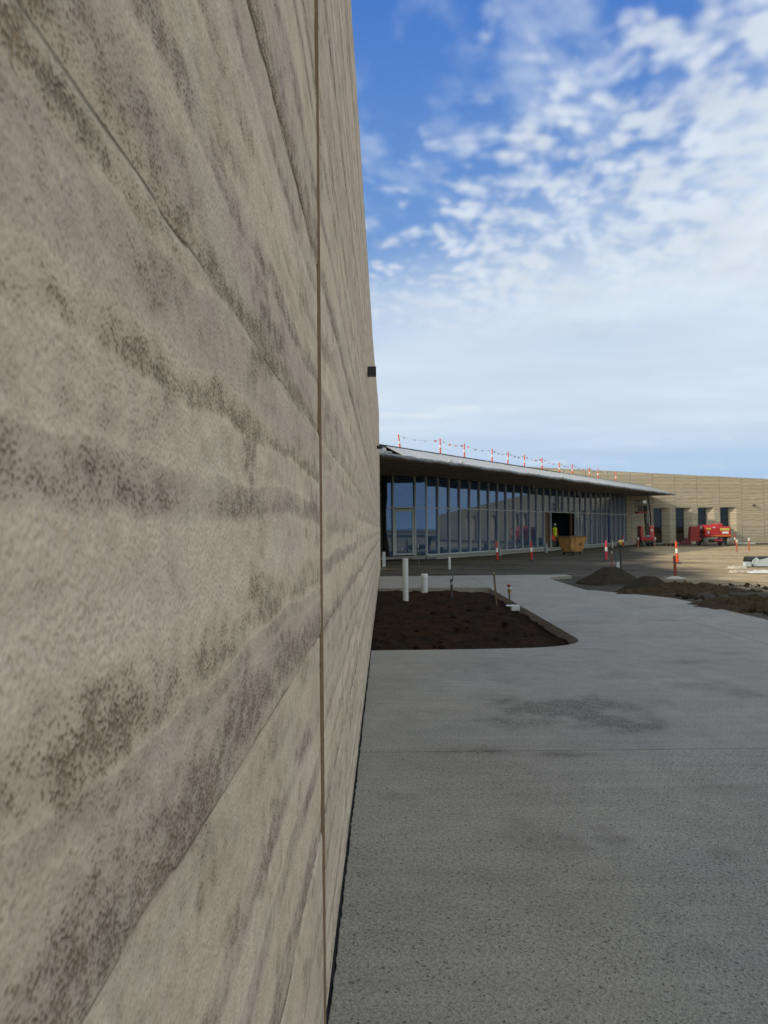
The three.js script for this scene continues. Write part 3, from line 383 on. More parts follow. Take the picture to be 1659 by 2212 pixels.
// ------------------------------------------------------------------ far wall of stratified panels with splayed window openings
{
  const Z = 66.8, JX = 25.2, PW = 2.09, H0 = 3.36;
  const w = thing('stratified_wall', 'long tan stratified panel wall with tall dark recessed windows at the end of the site', 'wall');
  const t = pair(512, 1024, (i, j, o) => { const x = i / 512 * 8, y = j / 1024 * 8, yy = y + 0.10 * n2(x * 0.35, y * 0.8) + 0.03 * n2(x * 1.6, y * 3), s = stratumAt(yy * 0.6 + 0.2), s2 = stratumAt(yy * 1.3 + 2), k = (0.80 + 0.32 * s.dens) * (0.90 + 0.2 * s2.tone - 0.18 * s2.dens) * (1 + 0.24 * fbm(x * 1.5, y * 6, 5) + 0.08 * n2(x * 16, y * 30)); const ln = 1 - 0.04 * (1 - sst(0, 0.02, Math.abs(((y + 0.02 * n2(x, y)) % 0.52) - 0.02))); o[0] = 0.47 * k * ln; o[1] = 0.395 * k * ln; o[2] = 0.292 * k * ln; o[3] = 0.5 + 0.3 * fbm(x * 4, y * 22, 3); });
  const wm = new THREE.MeshStandardMaterial({ map: t[0], bumpMap: t[1], bumpScale: 0.02, roughness: 0.93 });
  const top = (x) => 7.33 - 0.0615 * (x - 14.2);
  const r = rng(5), open = new Set([0, 1, 2, 3, 8, 9, 12, 15, 16]);
  const uvBox = (g, du, dv) => { const p = g.attributes.position, n = g.attributes.normal, u = new Float32Array(p.count * 2); for (let i = 0; i < p.count; i++) { u[2 * i] = ((Math.abs(n.getX(i)) > 0.7 ? p.getZ(i) : p.getX(i)) + du) / 8; u[2 * i + 1] = (p.getY(i) + dv) / 8; } g.setAttribute('uv', new THREE.BufferAttribute(u, 2)); return g; };
  const D = 0.36, glass2 = new THREE.MeshPhysicalMaterial({ color: new THREE.Color().setRGB(0.16, 0.2, 0.24), roughness: 0.02, transmission: 1, thickness: 0, ior: 1.5 });
  for (let k = -8; k < 22; k++) {
    const x0 = JX + k * PW + 0.013, x1 = JX + (k + 1) * PW - 0.013, du = r() * 8, dv = (r() - 0.5) * 0.25, zf = -Z + 0.006 * (r() - 0.5), gs = [];
    const quad = (a, b, y0, ya, yb) => prism([V(a, y0, zf), V(b, y0, zf), V(b, yb, zf), V(a, ya, zf)], V(0, 0, -D));
    if (open.has(k)) {
      gs.push(quad(x0, x1, H0, top(x0), top(x1)));
      const a = x0 + 0.03, b = a + 0.86, c = b + 0.66;
      gs.push(prism([V(b, -0.1, zf - D), V(c, -0.1, zf), V(x1, -0.1, zf), V(x1, -0.1, zf - D)], V(0, H0 + 0.1 - 0.001, 0)));
      gs.push(prism([V(x0, -0.1, zf), V(a, -0.1, zf), V(a, -0.1, zf - D), V(x0, -0.1, zf - D)], V(0, H0 + 0.099, 0)));
      const win = new THREE.Group(); win.name = 'window'; w.add(win);
      part('glass', bx(0.84, H0 - 0.02, 0.012, (a + b) / 2, H0 / 2, zf - D + 0.05), glass2, win);
      part('frame', [bx(0.05, H0 - 0.03, 0.06, a + 0.028, H0 / 2, zf - D + 0.085), bx(0.05, H0 - 0.03, 0.06, b - 0.03, H0 / 2, zf - D + 0.085), bx(0.75, 0.06, 0.05, (a + b) / 2, 2.42, zf - D + 0.09)], aluDark, win);
      part('blind', bx(0.66, 0.14, 0.03, (a + b) / 2, 2.62, zf - D - 0.03), M(0.5, 0.5, 0.48, 0.7), win);
      part('dark_room', [bx(1.4, 3.5, 0.1, (a + b) / 2, 1.75, zf - D - 2.6), bx(0.1, 3.5, 2.6, a - 0.33, 1.75, zf - D - 1.3), bx(0.1, 3.5, 2.6, b + 0.33, 1.75, zf - D - 1.3), bx(1.4, 0.1, 2.6, (a + b) / 2, 3.45, zf - D - 1.3)], M(0.34, 0.33, 0.32, 0.9), win);
      part('threshold', bx(0.9, 0.1, 0.3, (a + b) / 2, 0.02, zf - D + 0.3), concrete, win);
    } else gs.push(quad(x0, x1, -0.1, top(x0), top(x1)));
    part('panel', uvBox(join(gs), du, dv), wm, w);
  }
  part('joint_backing', prism([V(JX - 8 * PW, -0.1, -Z - 0.03), V(JX, -0.1, -Z - 0.03), V(JX, top(JX) - 0.05, -Z - 0.03), V(JX - 8 * PW, top(JX - 8 * PW) - 0.05, -Z - 0.03)], V(0, 0, -0.3)), M(0.14, 0.11, 0.08, 0.95), w);
  const x9 = JX + 22 * PW; part('joint_backing', prism([V(JX, H0 + 0.03, -Z - 0.03), V(x9, H0 + 0.03, -Z - 0.03), V(x9, top(x9) - 0.05, -Z - 0.03), V(JX, top(JX) - 0.05, -Z - 0.03)], V(0, 0, -0.3)), M(0.14, 0.11, 0.08, 0.95), w);
  const a = atZ((1842 + 1150 / 4.424) / 1.2911, (1280 + 570 / 4.424) / 1.2911, Z);
  const lamp = thing('wall_lamp', 'small black lamp on the tan stratified wall beside the windows', 'lamp', V(a.x, a.y, -Z)); part('housing', rb(0.22, 0.10, 0.16, 0, 0, 0.085, 0.01), M(0.02, 0.02, 0.02, 0.5), lamp); part('mount', bx(0.1, 0.07, 0.02, 0, 0, 0.008), M(0.02, 0.02, 0.02, 0.5), lamp);
  // kerb pieces lying at the foot of the wall
  const kA = gp(1602, 1175), kB = gp(1642, 1174.5); single('concrete_kerb', rb(kB.x - kA.x, 0.16, 0.2, (kA.x + kB.x) / 2, 0.02, -63.5, 0.02), M(0.52, 0.50, 0.45, 0.8), 'pale straight kerb length lying before the tan wall', 'kerb');
}

// ------------------------------------------------------------------ delineator posts
const red = M(0.50, 0.022, 0.02, 0.5), orange = M(0.72, 0.085, 0.018, 0.5), pink = M(0.60, 0.035, 0.06, 0.5), white = M(0.74, 0.74, 0.72, 0.5), rubber = M(0.03, 0.03, 0.03, 0.85);
function post(name, label, group, m, H = 0.97, lean = 0, twoBands = false, base = true) {
  const t = thing(name, label, 'post', V(0, 0, 0), 0, group), R = name === 'roof_post' ? 0.04 : 0.05, sh = (g) => g.applyMatrix4(new THREE.Matrix4().makeShear(0, 0, lean, 0, 0, 0));
  const lean1 = (g) => { const p = g.attributes.position; for (let i = 0; i < p.count; i++) p.setX(i, p.getX(i) + lean * p.getY(i)); return g; };
  const prof = [[0.001, H], [0.03, H - 0.004], [0.042, H - 0.03], [R - 0.004, H - 0.16], [R, H - 0.3], [R + 0.006, 0.02], [0.001, 0.02]].map(([x, y]) => new THREE.Vector2(x, y));
  part('shaft', lean1(new THREE.LatheGeometry(prof.reverse(), 18)), m, t);
  part('reflective_band', lean1(new THREE.CylinderGeometry(R + 0.0045, R + 0.006, (name === 'roof_post' ? 0.14 : 0.2) * H / 0.97, 18, 1, true).translate(0, H * 0.56, 0)), white, t);
  if (twoBands) part('reflective_band', lean1(new THREE.CylinderGeometry(R + 0.003, R + 0.0045, 0.09, 18, 1, true).translate(0, H * 0.80, 0)), white, t);
  part('collar', lean1(cy(R + 0.012, R + 0.012, 0.03, 0, H * 0.4, 0, 14)), m, t);
  if (base) part('base', [cy(0.10, 0.16, 0.05, 0, 0.025, 0, 8)], rubber, t);
  return t;
}
{
  const ground = -0.03, g = (u, v) => gp(u, v, ground);
  const P = [['red and white delineator post before the glass, beside a short grey pipe stub', 1075, 1212, red, 0.98, -0.05], ['red and white delineator post set between the glass doors and the sand heaps', 1148, 1210.5, red, 0.95, 0], ['pink red delineator post beside the black pole with yellow cap', 1310, 1210.5, pink, 0.97, 0], ['bright orange and white delineator post standing in sunlight on the sand', 1464, 1217, orange, 0.97, -0.06], ['red delineator post with white top close to the end of the glass', 1346, 1183, red, 0.98, 0]];
  for (const [l, u, v, m, H, lean] of P) post('delineator_post', l, 'delineator posts on the site', m, H, lean).position.copy(g(u, v));
  const q = [[2038.7, 1522, pink, 'pink delineator post at the foot of the tan wall, leaning'], [2050, 1520, red, 'dark red delineator post behind a pink one before the tan wall']]; for (const [u, v, m, l] of q) post('delineator_post', l, 'delineator posts on the site', m, 0.95, m === pink ? -0.08 : 0).position.copy(g(u / 1.2911, v / 1.2911));
  // roof edge posts: they stand just behind the ridge line
  const NP = [[1135, 0.83, -0.13], [1235.5, 0.99, 0], [1305, 0.95, 0], [1383, 0.93, 0.02], [1384, 0, 0], [1427, 0.92, 0.05], [1475, 0.9, 0], [1523, 0.92, 0], [1577, 0.8, 0.03], [1611, 0.85, 0], [1659, 0.83, 0.02], [1682, 0.85, 0], [1731, 0.86, 0]].filter((a) => a[1]);
  const rib = V(0, 0, 0).copy(Rb).sub(Ra), back = V(-rib.z, 0, rib.x).normalize(); if (back.z > 0) back.negate();
  const tops = []; const proto = post('roof_post', 'orange and white delineator post in the row along the roof ridge', 'delineator posts along the roof ridge', orange, 1.02, 0, false, true);
  let first = true;
  for (const [un, vis, lean] of NP) {
    const u = un / 1.2911; let lo = -0.2, hi = 1.2; const proj = (t) => { const p = Ra.clone().lerp(Rb, t).project(camera); return CX + p.x * CX; };
    for (let k = 0; k < 40; k++) { const m = (lo + hi) / 2; if (proj(m) < u) lo = m; else hi = m; }
    const p = Ra.clone().lerp(Rb, (lo + hi) / 2), sink = 1.02 - vis + 0.03; p.addScaledVector(back, 0.10 + sink * 1.6); p.y -= 0.05 + sink * 0.9 * 0.6 - 0.02;
    let o = proto; if (first) { proto.position.copy(p); first = false; } else o = copyOf(proto, p, null, 0); o.rotation.z = lean * -1; tops.push(V(p.x - Math.sin(-lean) * 0.95, p.y + 0.95, p.z));
  }
  const flagM = [M(0.6, 0.12, 0.08, 0.7), M(0.28, 0.29, 0.33, 0.7), M(0.5, 0.5, 0.5, 0.7)], line = thing('bunting_line', 'string of little flags slung between the posts along the roof ridge', 'bunting'), r = rng(77), pts = [];
  for (let i = 0; i + 1 < tops.length; i++) for (let k = 0; k < 8; k++) { const t = k / 8; pts.push(tops[i].clone().lerp(tops[i + 1], t).add(V(0, -0.16 * 4 * t * (1 - t), 0.056))); } pts.push(tops[tops.length - 1].clone().add(V(0, 0, 0.056)));
  part('cord', new THREE.TubeGeometry(new THREE.CatmullRomCurve3(pts), 260, 0.006, 5), M(0.5, 0.5, 0.54, 0.8), line);
  for (let i = 1; i < pts.length - 1; i++) if (i % 2) { const p = pts[i], s = 0.075 + 0.04 * r(), a = (r() - 0.5) * 1.6; part('flag', poly([p.clone().add(V(-s * Math.cos(a), 0, s * Math.sin(a) * 0.5)), p.clone().add(V(s * Math.cos(a), 0, -s * Math.sin(a) * 0.5)), p.clone().add(V(0.03, -s * 1.3, 0.05 * (r() - 0.5)))], [[0, 1, 2]]), flagM[Math.floor(r() * 3)], line); }
}

// ------------------------------------------------------------------ pipes and stakes
{
  const pvc = M(0.62, 0.62, 0.63, 0.42), grey = M(0.30, 0.31, 0.32, 0.6), soil = -0.085, gnd = -0.045;
  function pipe(label, p, dia, h, mat, cap) { const t = thing('pvc_pipe', label, 'pipe', p), R = dia / 2; const prof = [[R - 0.006, 0], [R, 0], [R, h - 0.003], [R - 0.002, h], [R - 0.006, h], [R - 0.006, h * 0.4]].map(([x, y]) => new THREE.Vector2(x, y)); part('tube', new THREE.LatheGeometry(prof, 28), mat, t); if (cap) { part('cap', [cy(R + 0.008, R + 0.008, 0.07, 0, h + 0.004, 0, 28), cy(R - 0.004, R + 0.006, 0.012, 0, h + 0.045, 0, 28)], white, t); } else part('socket', cy(R + 0.004, R + 0.004, 0.03, 0, h * 0.33, 0, 28), mat, t); return t; }
  pipe('tall white plastic pipe standing in the dark planting bed', gp(876.5, 1299, soil), 0.128, 0.98, pvc);
  { const p = gp(915, 1270.5, soil); p.z = -18.62; p.x = (915 - 832) / F * 18.62; p.y = -0.1; pipe('short capped white pipe at the far edge of the planting bed', p, 0.165, 0.44, pvc, true); }
  pipe('slim white pipe standing on the dirt past the path', gp(971, 1230, gnd), 0.1, 0.5, pvc);
  pipe('grey white pipe standing in the corner where the precast wall ends', gp(829.5, 1224, gnd), 0.14, 0.64, M(0.45, 0.46, 0.48, 0.5));
  pipe('small white pipe stub in front of the last glass bays', gp(1707.6 / 1.2911, 1528 / 1.2911, gnd), 0.13, 0.55, M(0.55, 0.55, 0.55, 0.5));
  pipe('grey pipe stub at the glass doorway beside the timber panel', gp((1340 + 843 / 4.608) / 1.2911, (1240 + 1390 / 4.608) / 1.2911, gnd), 0.2, 0.58, M(0.32, 0.33, 0.34, 0.6));
  pipe('short grey pipe stub behind a red and white post by the glass', gp((1340 + 250 / 4.608) / 1.2911, (1240 + 1432 / 4.608) / 1.2911, gnd), 0.19, 0.5, grey);
  pipe('white pipe stub beside the red lift and the last dark window', gp((1842 + 818 / 4.424) / 1.2911, (1280 + 1055 / 4.424) / 1.2911, gnd), 0.14, 0.62, pvc);
  // stakes in the bed
  { const p = gp(976, 1289, soil), t = thing('survey_stake', 'thin grey steel rod taped to a stub in the planting bed', 'stake', p); part('rod', bar(V(0, -0.1, 0), V(0.04, 0.72, 0.0), 0.022), M(0.12, 0.12, 0.14, 0.6), t); part('stub', cy(0.035, 0.03, 0.3, -0.005, 0.28, 0.03, 10), M(0.05, 0.045, 0.04, 0.8), t); part('tape', cy(0.038, 0.038, 0.06, -0.005, 0.33, 0.03, 10), M(0.35, 0.35, 0.36, 0.7), t); }
  { const p = gp(1074, 1305, soil), t = thing('timber_stake', 'leaning timber stake in the planting bed near its kerb', 'stake', p); part('shaft', bar(V(0, -0.1, 0), V(-0.065, 0.66, 0), 0.05, 0.035), M(0.14, 0.10, 0.06, 0.9), t); part('tip', bar(V(-0.065, 0.66, 0), V(-0.067, 0.69, 0), 0.054, 0.04), M(0.36, 0.26, 0.09, 0.8), t); }
  { const p = gp(1101, 1308, soil), t = thing('garden_tap', 'short standpipe tap with red handle beside the bed edge', 'tap', p); part('standpipe', bar(V(0.01, -0.1, 0), V(-0.008, 0.34, 0), 0.032, 0.032), M(0.10, 0.075, 0.05, 0.7), t); part('valve', [cy(0.034, 0.03, 0.09, -0.008, 0.31, 0, 10), bx(0.05, 0.035, 0.04, 0.015, 0.33, 0.01)], M(0.26, 0.12, 0.04, 0.5), t); part('spout', bx(0.03, 0.05, 0.03, 0.03, 0.365, 0), white, t); part('handle', new THREE.SphereGeometry(0.042, 14, 10).scale(1, 0.8, 1).translate(-0.01, 0.42, 0), M(0.26, 0.02, 0.012, 0.5), t); }
  { const p = gp(1111, 1320, soil), t = thing('plastic_tub', 'small white plastic tub half sunk in the bed beside the tap', 'tub', p); part('shell', [rb(0.17, 0.10, 0.13, 0.02, 0.05, 0, 0.02)], M(0.6, 0.61, 0.64, 0.5), t); part('lip', rb(0.26, 0.016, 0.15, -0.03, 0.108, -0.01, 0.008), M(0.66, 0.67, 0.69, 0.5), t); }
  { const p = gp(1062 * 0 + (1040 + 597 / 4.608) / 1.2911, (1180 + 1835 / 4.608) / 1.2911, gnd), t = thing('survey_stake', 'pale wooden peg on the dirt before the swing door', 'stake', p); part('shaft', bar(V(0, -0.05, 0), V(-0.04, 0.78, 0), 0.03), M(0.16, 0.14, 0.11, 0.9), t); part('tip', bar(V(-0.04, 0.78, 0), V(-0.046, 0.94, 0), 0.034), M(0.5, 0.46, 0.38, 0.8), t); }
  // pole with yellow cap and the pegs by it, behind the larger sand heap
  { const p = gp(1341.5, 1233, gnd), t = thing('marker_pole', 'black pole with a yellow cap behind the larger sand heap', 'pole', p); part('shaft', cy(0.028, 0.028, 1.05, 0, 0.5, 0, 12), M(0.015, 0.015, 0.015, 0.6), t); part('cap', [new THREE.SphereGeometry(0.085, 16, 10).scale(1, 0.75, 1).translate(0, 1.07, 0), cy(0.06, 0.05, 0.06, 0, 1.0, 0, 12)], M(0.55, 0.33, 0.04, 0.5), t); part('bracket', bx(0.16, 0.1, 0.06, -0.03, 0.97, 0), M(0.02, 0.02, 0.02, 0.6), t); }
  { const p = gp(1332, 1231, gnd), t = thing('conduit_stub', 'leaning teal grey conduit with white collar beside the black pole', 'pipe', p); part('tube', bar(V(0.06, -0.05, 0), V(-0.03, 0.62, 0), 0.07), M(0.07, 0.10, 0.11, 0.6), t); part('collar', bar(V(0.062, 0.02, 0.01), V(0.03, 0.30, 0.01), 0.10), M(0.5, 0.52, 0.53, 0.6), t); }
  { const p = gp(1321, 1229, gnd), t = thing('survey_stake', 'thin red peg with pale tip beside the black pole', 'stake', p); part('shaft', bar(V(0, -0.05, 0), V(0.02, 0.6, 0), 0.03), M(0.26, 0.05, 0.03, 0.8), t); part('tip', bar(V(0.02, 0.6, 0), V(0.022, 0.68, 0), 0.034), M(0.5, 0.48, 0.44, 0.8), t); }
  { const p = gp(1458.5, 1250, gnd), t = thing('star_picket', 'rusty red steel picket set in a pale lump behind the sand heaps', 'stake', p); part('shaft', bar(V(0.02, -0.08, 0), V(-0.015, 0.7, 0), 0.075, 0.06), M(0.22, 0.05, 0.025, 0.85), t); part('tip', bar(V(-0.013, 0.66, 0.002), V(-0.01, 0.735, 0.002), 0.05, 0.064), M(0.45, 0.40, 0.36, 0.8), t); part('footing', heap(0, 0, 0.32, 0.24, 0.09, 3, 0.03).translate(0, 0.06, 0), M(0.40, 0.385, 0.35, 0.9), t); }
  const peg = (u, v, h, l, m = M(0.5, 0.13, 0.07, 0.7)) => { const t = thing('survey_peg', l, 'peg', gp(u / 1.2911, v / 1.2911, gnd)); part('shaft', bx(0.075, h, 0.05, 0, h / 2, 0), m, t); part('flagged_tip', rb(0.13, 0.2, 0.07, 0.015, h + 0.06, 0, 0.03), M(0.62, 0.58, 0.52, 0.7), t); return t; };
  peg(1780, 1525.5, 0.62, 'faded red peg with pale tip before the raised lift'); peg(1827, 1525.5, 0.62, 'faded red peg between the raised lift and a window', M(0.3, 0.16, 0.12, 0.8)); peg(2055, 1538, 0.6, 'orange survey peg with white ribbon on the sunlit sand'); peg(2089, 1537, 0.68, 'orange survey peg with white ribbon near the pale kerb');
}

// ------------------------------------------------------------------ rubbish bin
{
  const p = gp(1236, 1198.5, -0.03), t = thing('skip_bin', 'rusty orange steel waste bin with tapered sides on castors by the doorway', 'bin', p, 0.62);
  const rust = pair(512, 512, (i, j, o) => { const x = i / 128, y = j / 128, k = sst(0.0, 0.45, fbm(x * 1.6, y * 1.6, 5)), f = 1 + 0.25 * fbm(x * 6, y * 6, 3); o[0] = mix(0.40, 0.14, k) * f; o[1] = mix(0.20, 0.055, k) * f; o[2] = mix(0.06, 0.022, k) * f; o[3] = 0.5 + 0.3 * fbm(x * 8, y * 8, 3); });
  const m = new THREE.MeshStandardMaterial({ map: rust[0], bumpMap: rust[1], bumpScale: 0.006, roughness: 0.75 });
  const A = [0.72, 0.5], B = [0.52, 0.36], y0 = 0.2, y1 = 1.08, ring = (a, y) => [V(-a[0], y, a[1]), V(a[0], y, a[1]), V(a[0], y, -a[1]), V(-a[0], y, -a[1])];
  const r0 = ring(B, y0), r1 = ring(A, y1), r2 = ring([A[0] - 0.03, A[1] - 0.03], y1), r3 = ring([B[0] - 0.03, B[1] - 0.03], y0 + 0.03), pts = [...r0, ...r1, ...r2, ...r3], f = [[3, 2, 1, 0], [12, 13, 14, 15]]; for (let i = 0; i < 4; i++) { const n = (i + 1) % 4; f.push([i, n, n + 4, i + 4], [i + 4, n + 4, n + 8, i + 8], [i + 8, n + 8, n + 12, i + 12]); }
  const g = poly(pts, f), u = new Float32Array(g.attributes.position.count * 2); for (let i = 0; i < g.attributes.position.count; i++) { u[2 * i] = (g.attributes.position.getX(i) + g.attributes.position.getZ(i)) * 0.4; u[2 * i + 1] = g.attributes.position.getY(i) * 0.4; } g.setAttribute('uv', new THREE.BufferAttribute(u, 2)); part('hopper', g, m, t);
  part('rim', [bx(1.5, 0.07, 0.06, 0, y1, A[1]), bx(1.5, 0.07, 0.06, 0, y1, -A[1]), bx(0.06, 0.07, 0.94, A[0], y1, 0), bx(0.06, 0.07, 0.94, -A[0], y1, 0)], M(0.13, 0.06, 0.03, 0.8), t);
  for (const s of [-0.25, 0.25]) part('rib', prism([V(s - 0.03, y0, B[1] + 0.001), V(s + 0.03, y0, B[1] + 0.001), V(s + 0.03, y1 - 0.04, A[1] - 0.006), V(s - 0.03, y1 - 0.04, A[1] - 0.006)], V(0, 0, 0.025)), m, t);
  part('stencil', prism([V(0.1, 0.55, 0.424), V(0.4, 0.55, 0.424), V(0.4, 0.72, 0.451), V(0.1, 0.72, 0.451)], V(0, 0, 0.006)), M(0.09, 0.04, 0.025, 0.8), t);
  part('chassis', bx(0.9, 0.06, 0.6, 0, 0.17, 0), M(0.05, 0.03, 0.02, 0.8), t);
  for (const [x, z] of [[-0.4, 0.26], [0.4, 0.26], [-0.4, -0.26], [0.4, -0.26]]) { const c = part('castor', new THREE.CylinderGeometry(0.08, 0.08, 0.05, 16).rotateX(Math.PI / 2).translate(x, 0.08, z), rubber, t); part('fork', bx(0.06, 0.1, 0.07, x, 0.135, z), M(0.08, 0.04, 0.02, 0.7), c); }
}

// ------------------------------------------------------------------ worker in the doorway
function field(bones, lo, hi, res, k) {                          // smooth union of tapered capsules, meshed
  const mc = new MarchingCubes(res, new THREE.MeshStandardMaterial(), false, false, 200000), S = Math.max(hi.x - lo.x, hi.y - lo.y, hi.z - lo.z) / 2, c = lo.clone().add(hi).multiplyScalar(0.5), d = V(0, 0, 0), e = V(0, 0, 0), q = V(0, 0, 0);
  mc.isolation = 0; let i = 0;
  for (let z = 0; z < res; z++) for (let y = 0; y < res; y++) for (let x = 0; x < res; x++, i++) {
    q.set((x - res / 2) / (res / 2) * S + c.x, (y - res / 2) / (res / 2) * S + c.y, (z - res / 2) / (res / 2) * S + c.z); let s = 1e3;
    for (const [a, b, ra, rb2] of bones) { d.copy(b).sub(a); e.copy(q).sub(a); const t = clamp(e.dot(d) / Math.max(1e-9, d.lengthSq())), v = e.addScaledVector(d, -t).length() - mix(ra, rb2, t), h = clamp(0.5 + 0.5 * (v - s) / k); s = mix(v, s, h) - k * h * (1 - h); }
    mc.field[i] = -s;
  }
  mc.update(); const n = mc.count, g = new THREE.BufferGeometry(); g.setAttribute('position', new THREE.BufferAttribute(mc.positionArray.slice(0, n * 3), 3)); g.setAttribute('normal', new THREE.BufferAttribute(mc.normalArray.slice(0, n * 3), 3)); g.scale(S, S, S); g.translate(c.x, c.y, c.z); return g;
}
{
  const base = L(15.35 * BAY, -0.35, 0.135), t = thing('person', 'worker in a bright yellow vest and white helmet standing in the open doorway', 'person', base, 0.5);
  const b = [], add = (a, c, r0, r1) => b.push([a, c, r0, r1]);
  for (const s of [-1, 1]) { add(V(s * 0.09, 0.88, 0), V(s * 0.10, 0.48, 0.02), 0.085, 0.06); add(V(s * 0.10, 0.48, 0.02), V(s * 0.105, 0.09, -0.01), 0.058, 0.042); add(V(s * 0.105, 0.05, -0.04), V(s * 0.115, 0.04, 0.13), 0.045, 0.038); add(V(s * 0.19, 1.40, 0), V(s * 0.25, 1.12, 0.02), 0.052, 0.042); add(V(s * 0.25, 1.12, 0.02), V(s * 0.23, 0.90, 0.10), 0.04, 0.03); add(V(s * 0.23, 0.90, 0.10), V(s * 0.225, 0.83, 0.13), 0.032, 0.03); for (let f = 0; f < 5; f++) add(V(s * 0.225, 0.82, 0.12 + (f - 2) * 0.012), V(s * (0.225 - (f === 0 ? 0.02 : 0)), 0.755 + 0.01 * Math.abs(f - 2), 0.15 + (f - 2) * 0.013), 0.010, 0.008); }
  add(V(0, 0.92, 0), V(0, 1.15, 0), 0.14, 0.13); add(V(0, 1.15, 0), V(0, 1.36, 0), 0.135, 0.14); add(V(-0.12, 1.39, 0), V(0.12, 1.39, 0), 0.085, 0.085); add(V(0, 1.42, 0), V(0, 1.55, 0.01), 0.055, 0.052); add(V(0, 1.60, 0.01), V(0, 1.66, 0), 0.085, 0.09); add(V(0, 1.60, 0.09), V(0, 1.575, 0.112), 0.016, 0.02);
  const g = field(b, V(-0.5, -0.02, -0.45), V(0.5, 1.82, 0.45), 120, 0.035), p = g.attributes.position, col = new Float32Array(p.count * 3);
  for (let i = 0; i < p.count; i++) { const x = p.getX(i), y = p.getY(i), arm = Math.abs(x) > 0.195 && y < 1.3 && y > 0.72, c = y < 0.12 ? [0.05, 0.035, 0.02] : y > 1.47 || (arm && y < 0.94) ? [0.32, 0.18, 0.12] : y < 0.94 && !arm ? [0.06, 0.065, 0.075] : [0.42, 0.07, 0.02]; col.set(c, i * 3); }
  g.setAttribute('color', new THREE.BufferAttribute(col, 3)); part('body', g, new THREE.MeshStandardMaterial({ vertexColors: true, roughness: 0.85 }), t);
  const vg = field([[V(0, 0.90, 0), V(0, 1.15, 0), 0.165, 0.155], [V(0, 1.15, 0), V(0, 1.34, 0), 0.155, 0.16], [V(-0.13, 1.385, 0), V(0.13, 1.385, 0), 0.098, 0.098]], V(-0.3, 0.7, -0.3), V(0.3, 1.52, 0.3), 72, 0.03); part('vest', vg, M(0.60, 0.78, 0.02, 0.7), t);
  const prof = [[0.128, 0], [0.126, 0.012], [0.112, 0.014], [0.110, 0.05], [0.095, 0.10], [0.06, 0.132], [0.001, 0.142]].map(([x, y]) => new THREE.Vector2(x, y)); part('helmet', [new THREE.LatheGeometry(prof, 24).scale(0.95, 1, 1.12).translate(0, 1.655, 0), bx(0.16, 0.012, 0.07, 0, 1.662, 0.135)], M(0.75, 0.76, 0.78, 0.4), t);
  const bar0 = thing('safety_barrier', 'orange mesh covered trolley beside the worker in the doorway', 'barrier', L(14.55 * BAY, -0.3, 0.135), TURN);
  part('mesh_cover', [rb(0.9, 0.34, 0.5, 0, 0.72, 0, 0.06, 3), rb(0.16, 0.26, 0.52, 0.36, 0.56, 0, 0.05)], M(0.62, 0.05, 0.012, 0.8), bar0); part('tub', rb(0.84, 0.5, 0.46, 0, 0.33, 0, 0.04), M(0.02, 0.02, 0.022, 0.7), bar0); for (const x of [-0.34, 0.34]) part('wheel', new THREE.CylinderGeometry(0.07, 0.07, 0.05, 16).rotateX(Math.PI / 2).translate(x, 0.072, 0.15), rubber, bar0);
}

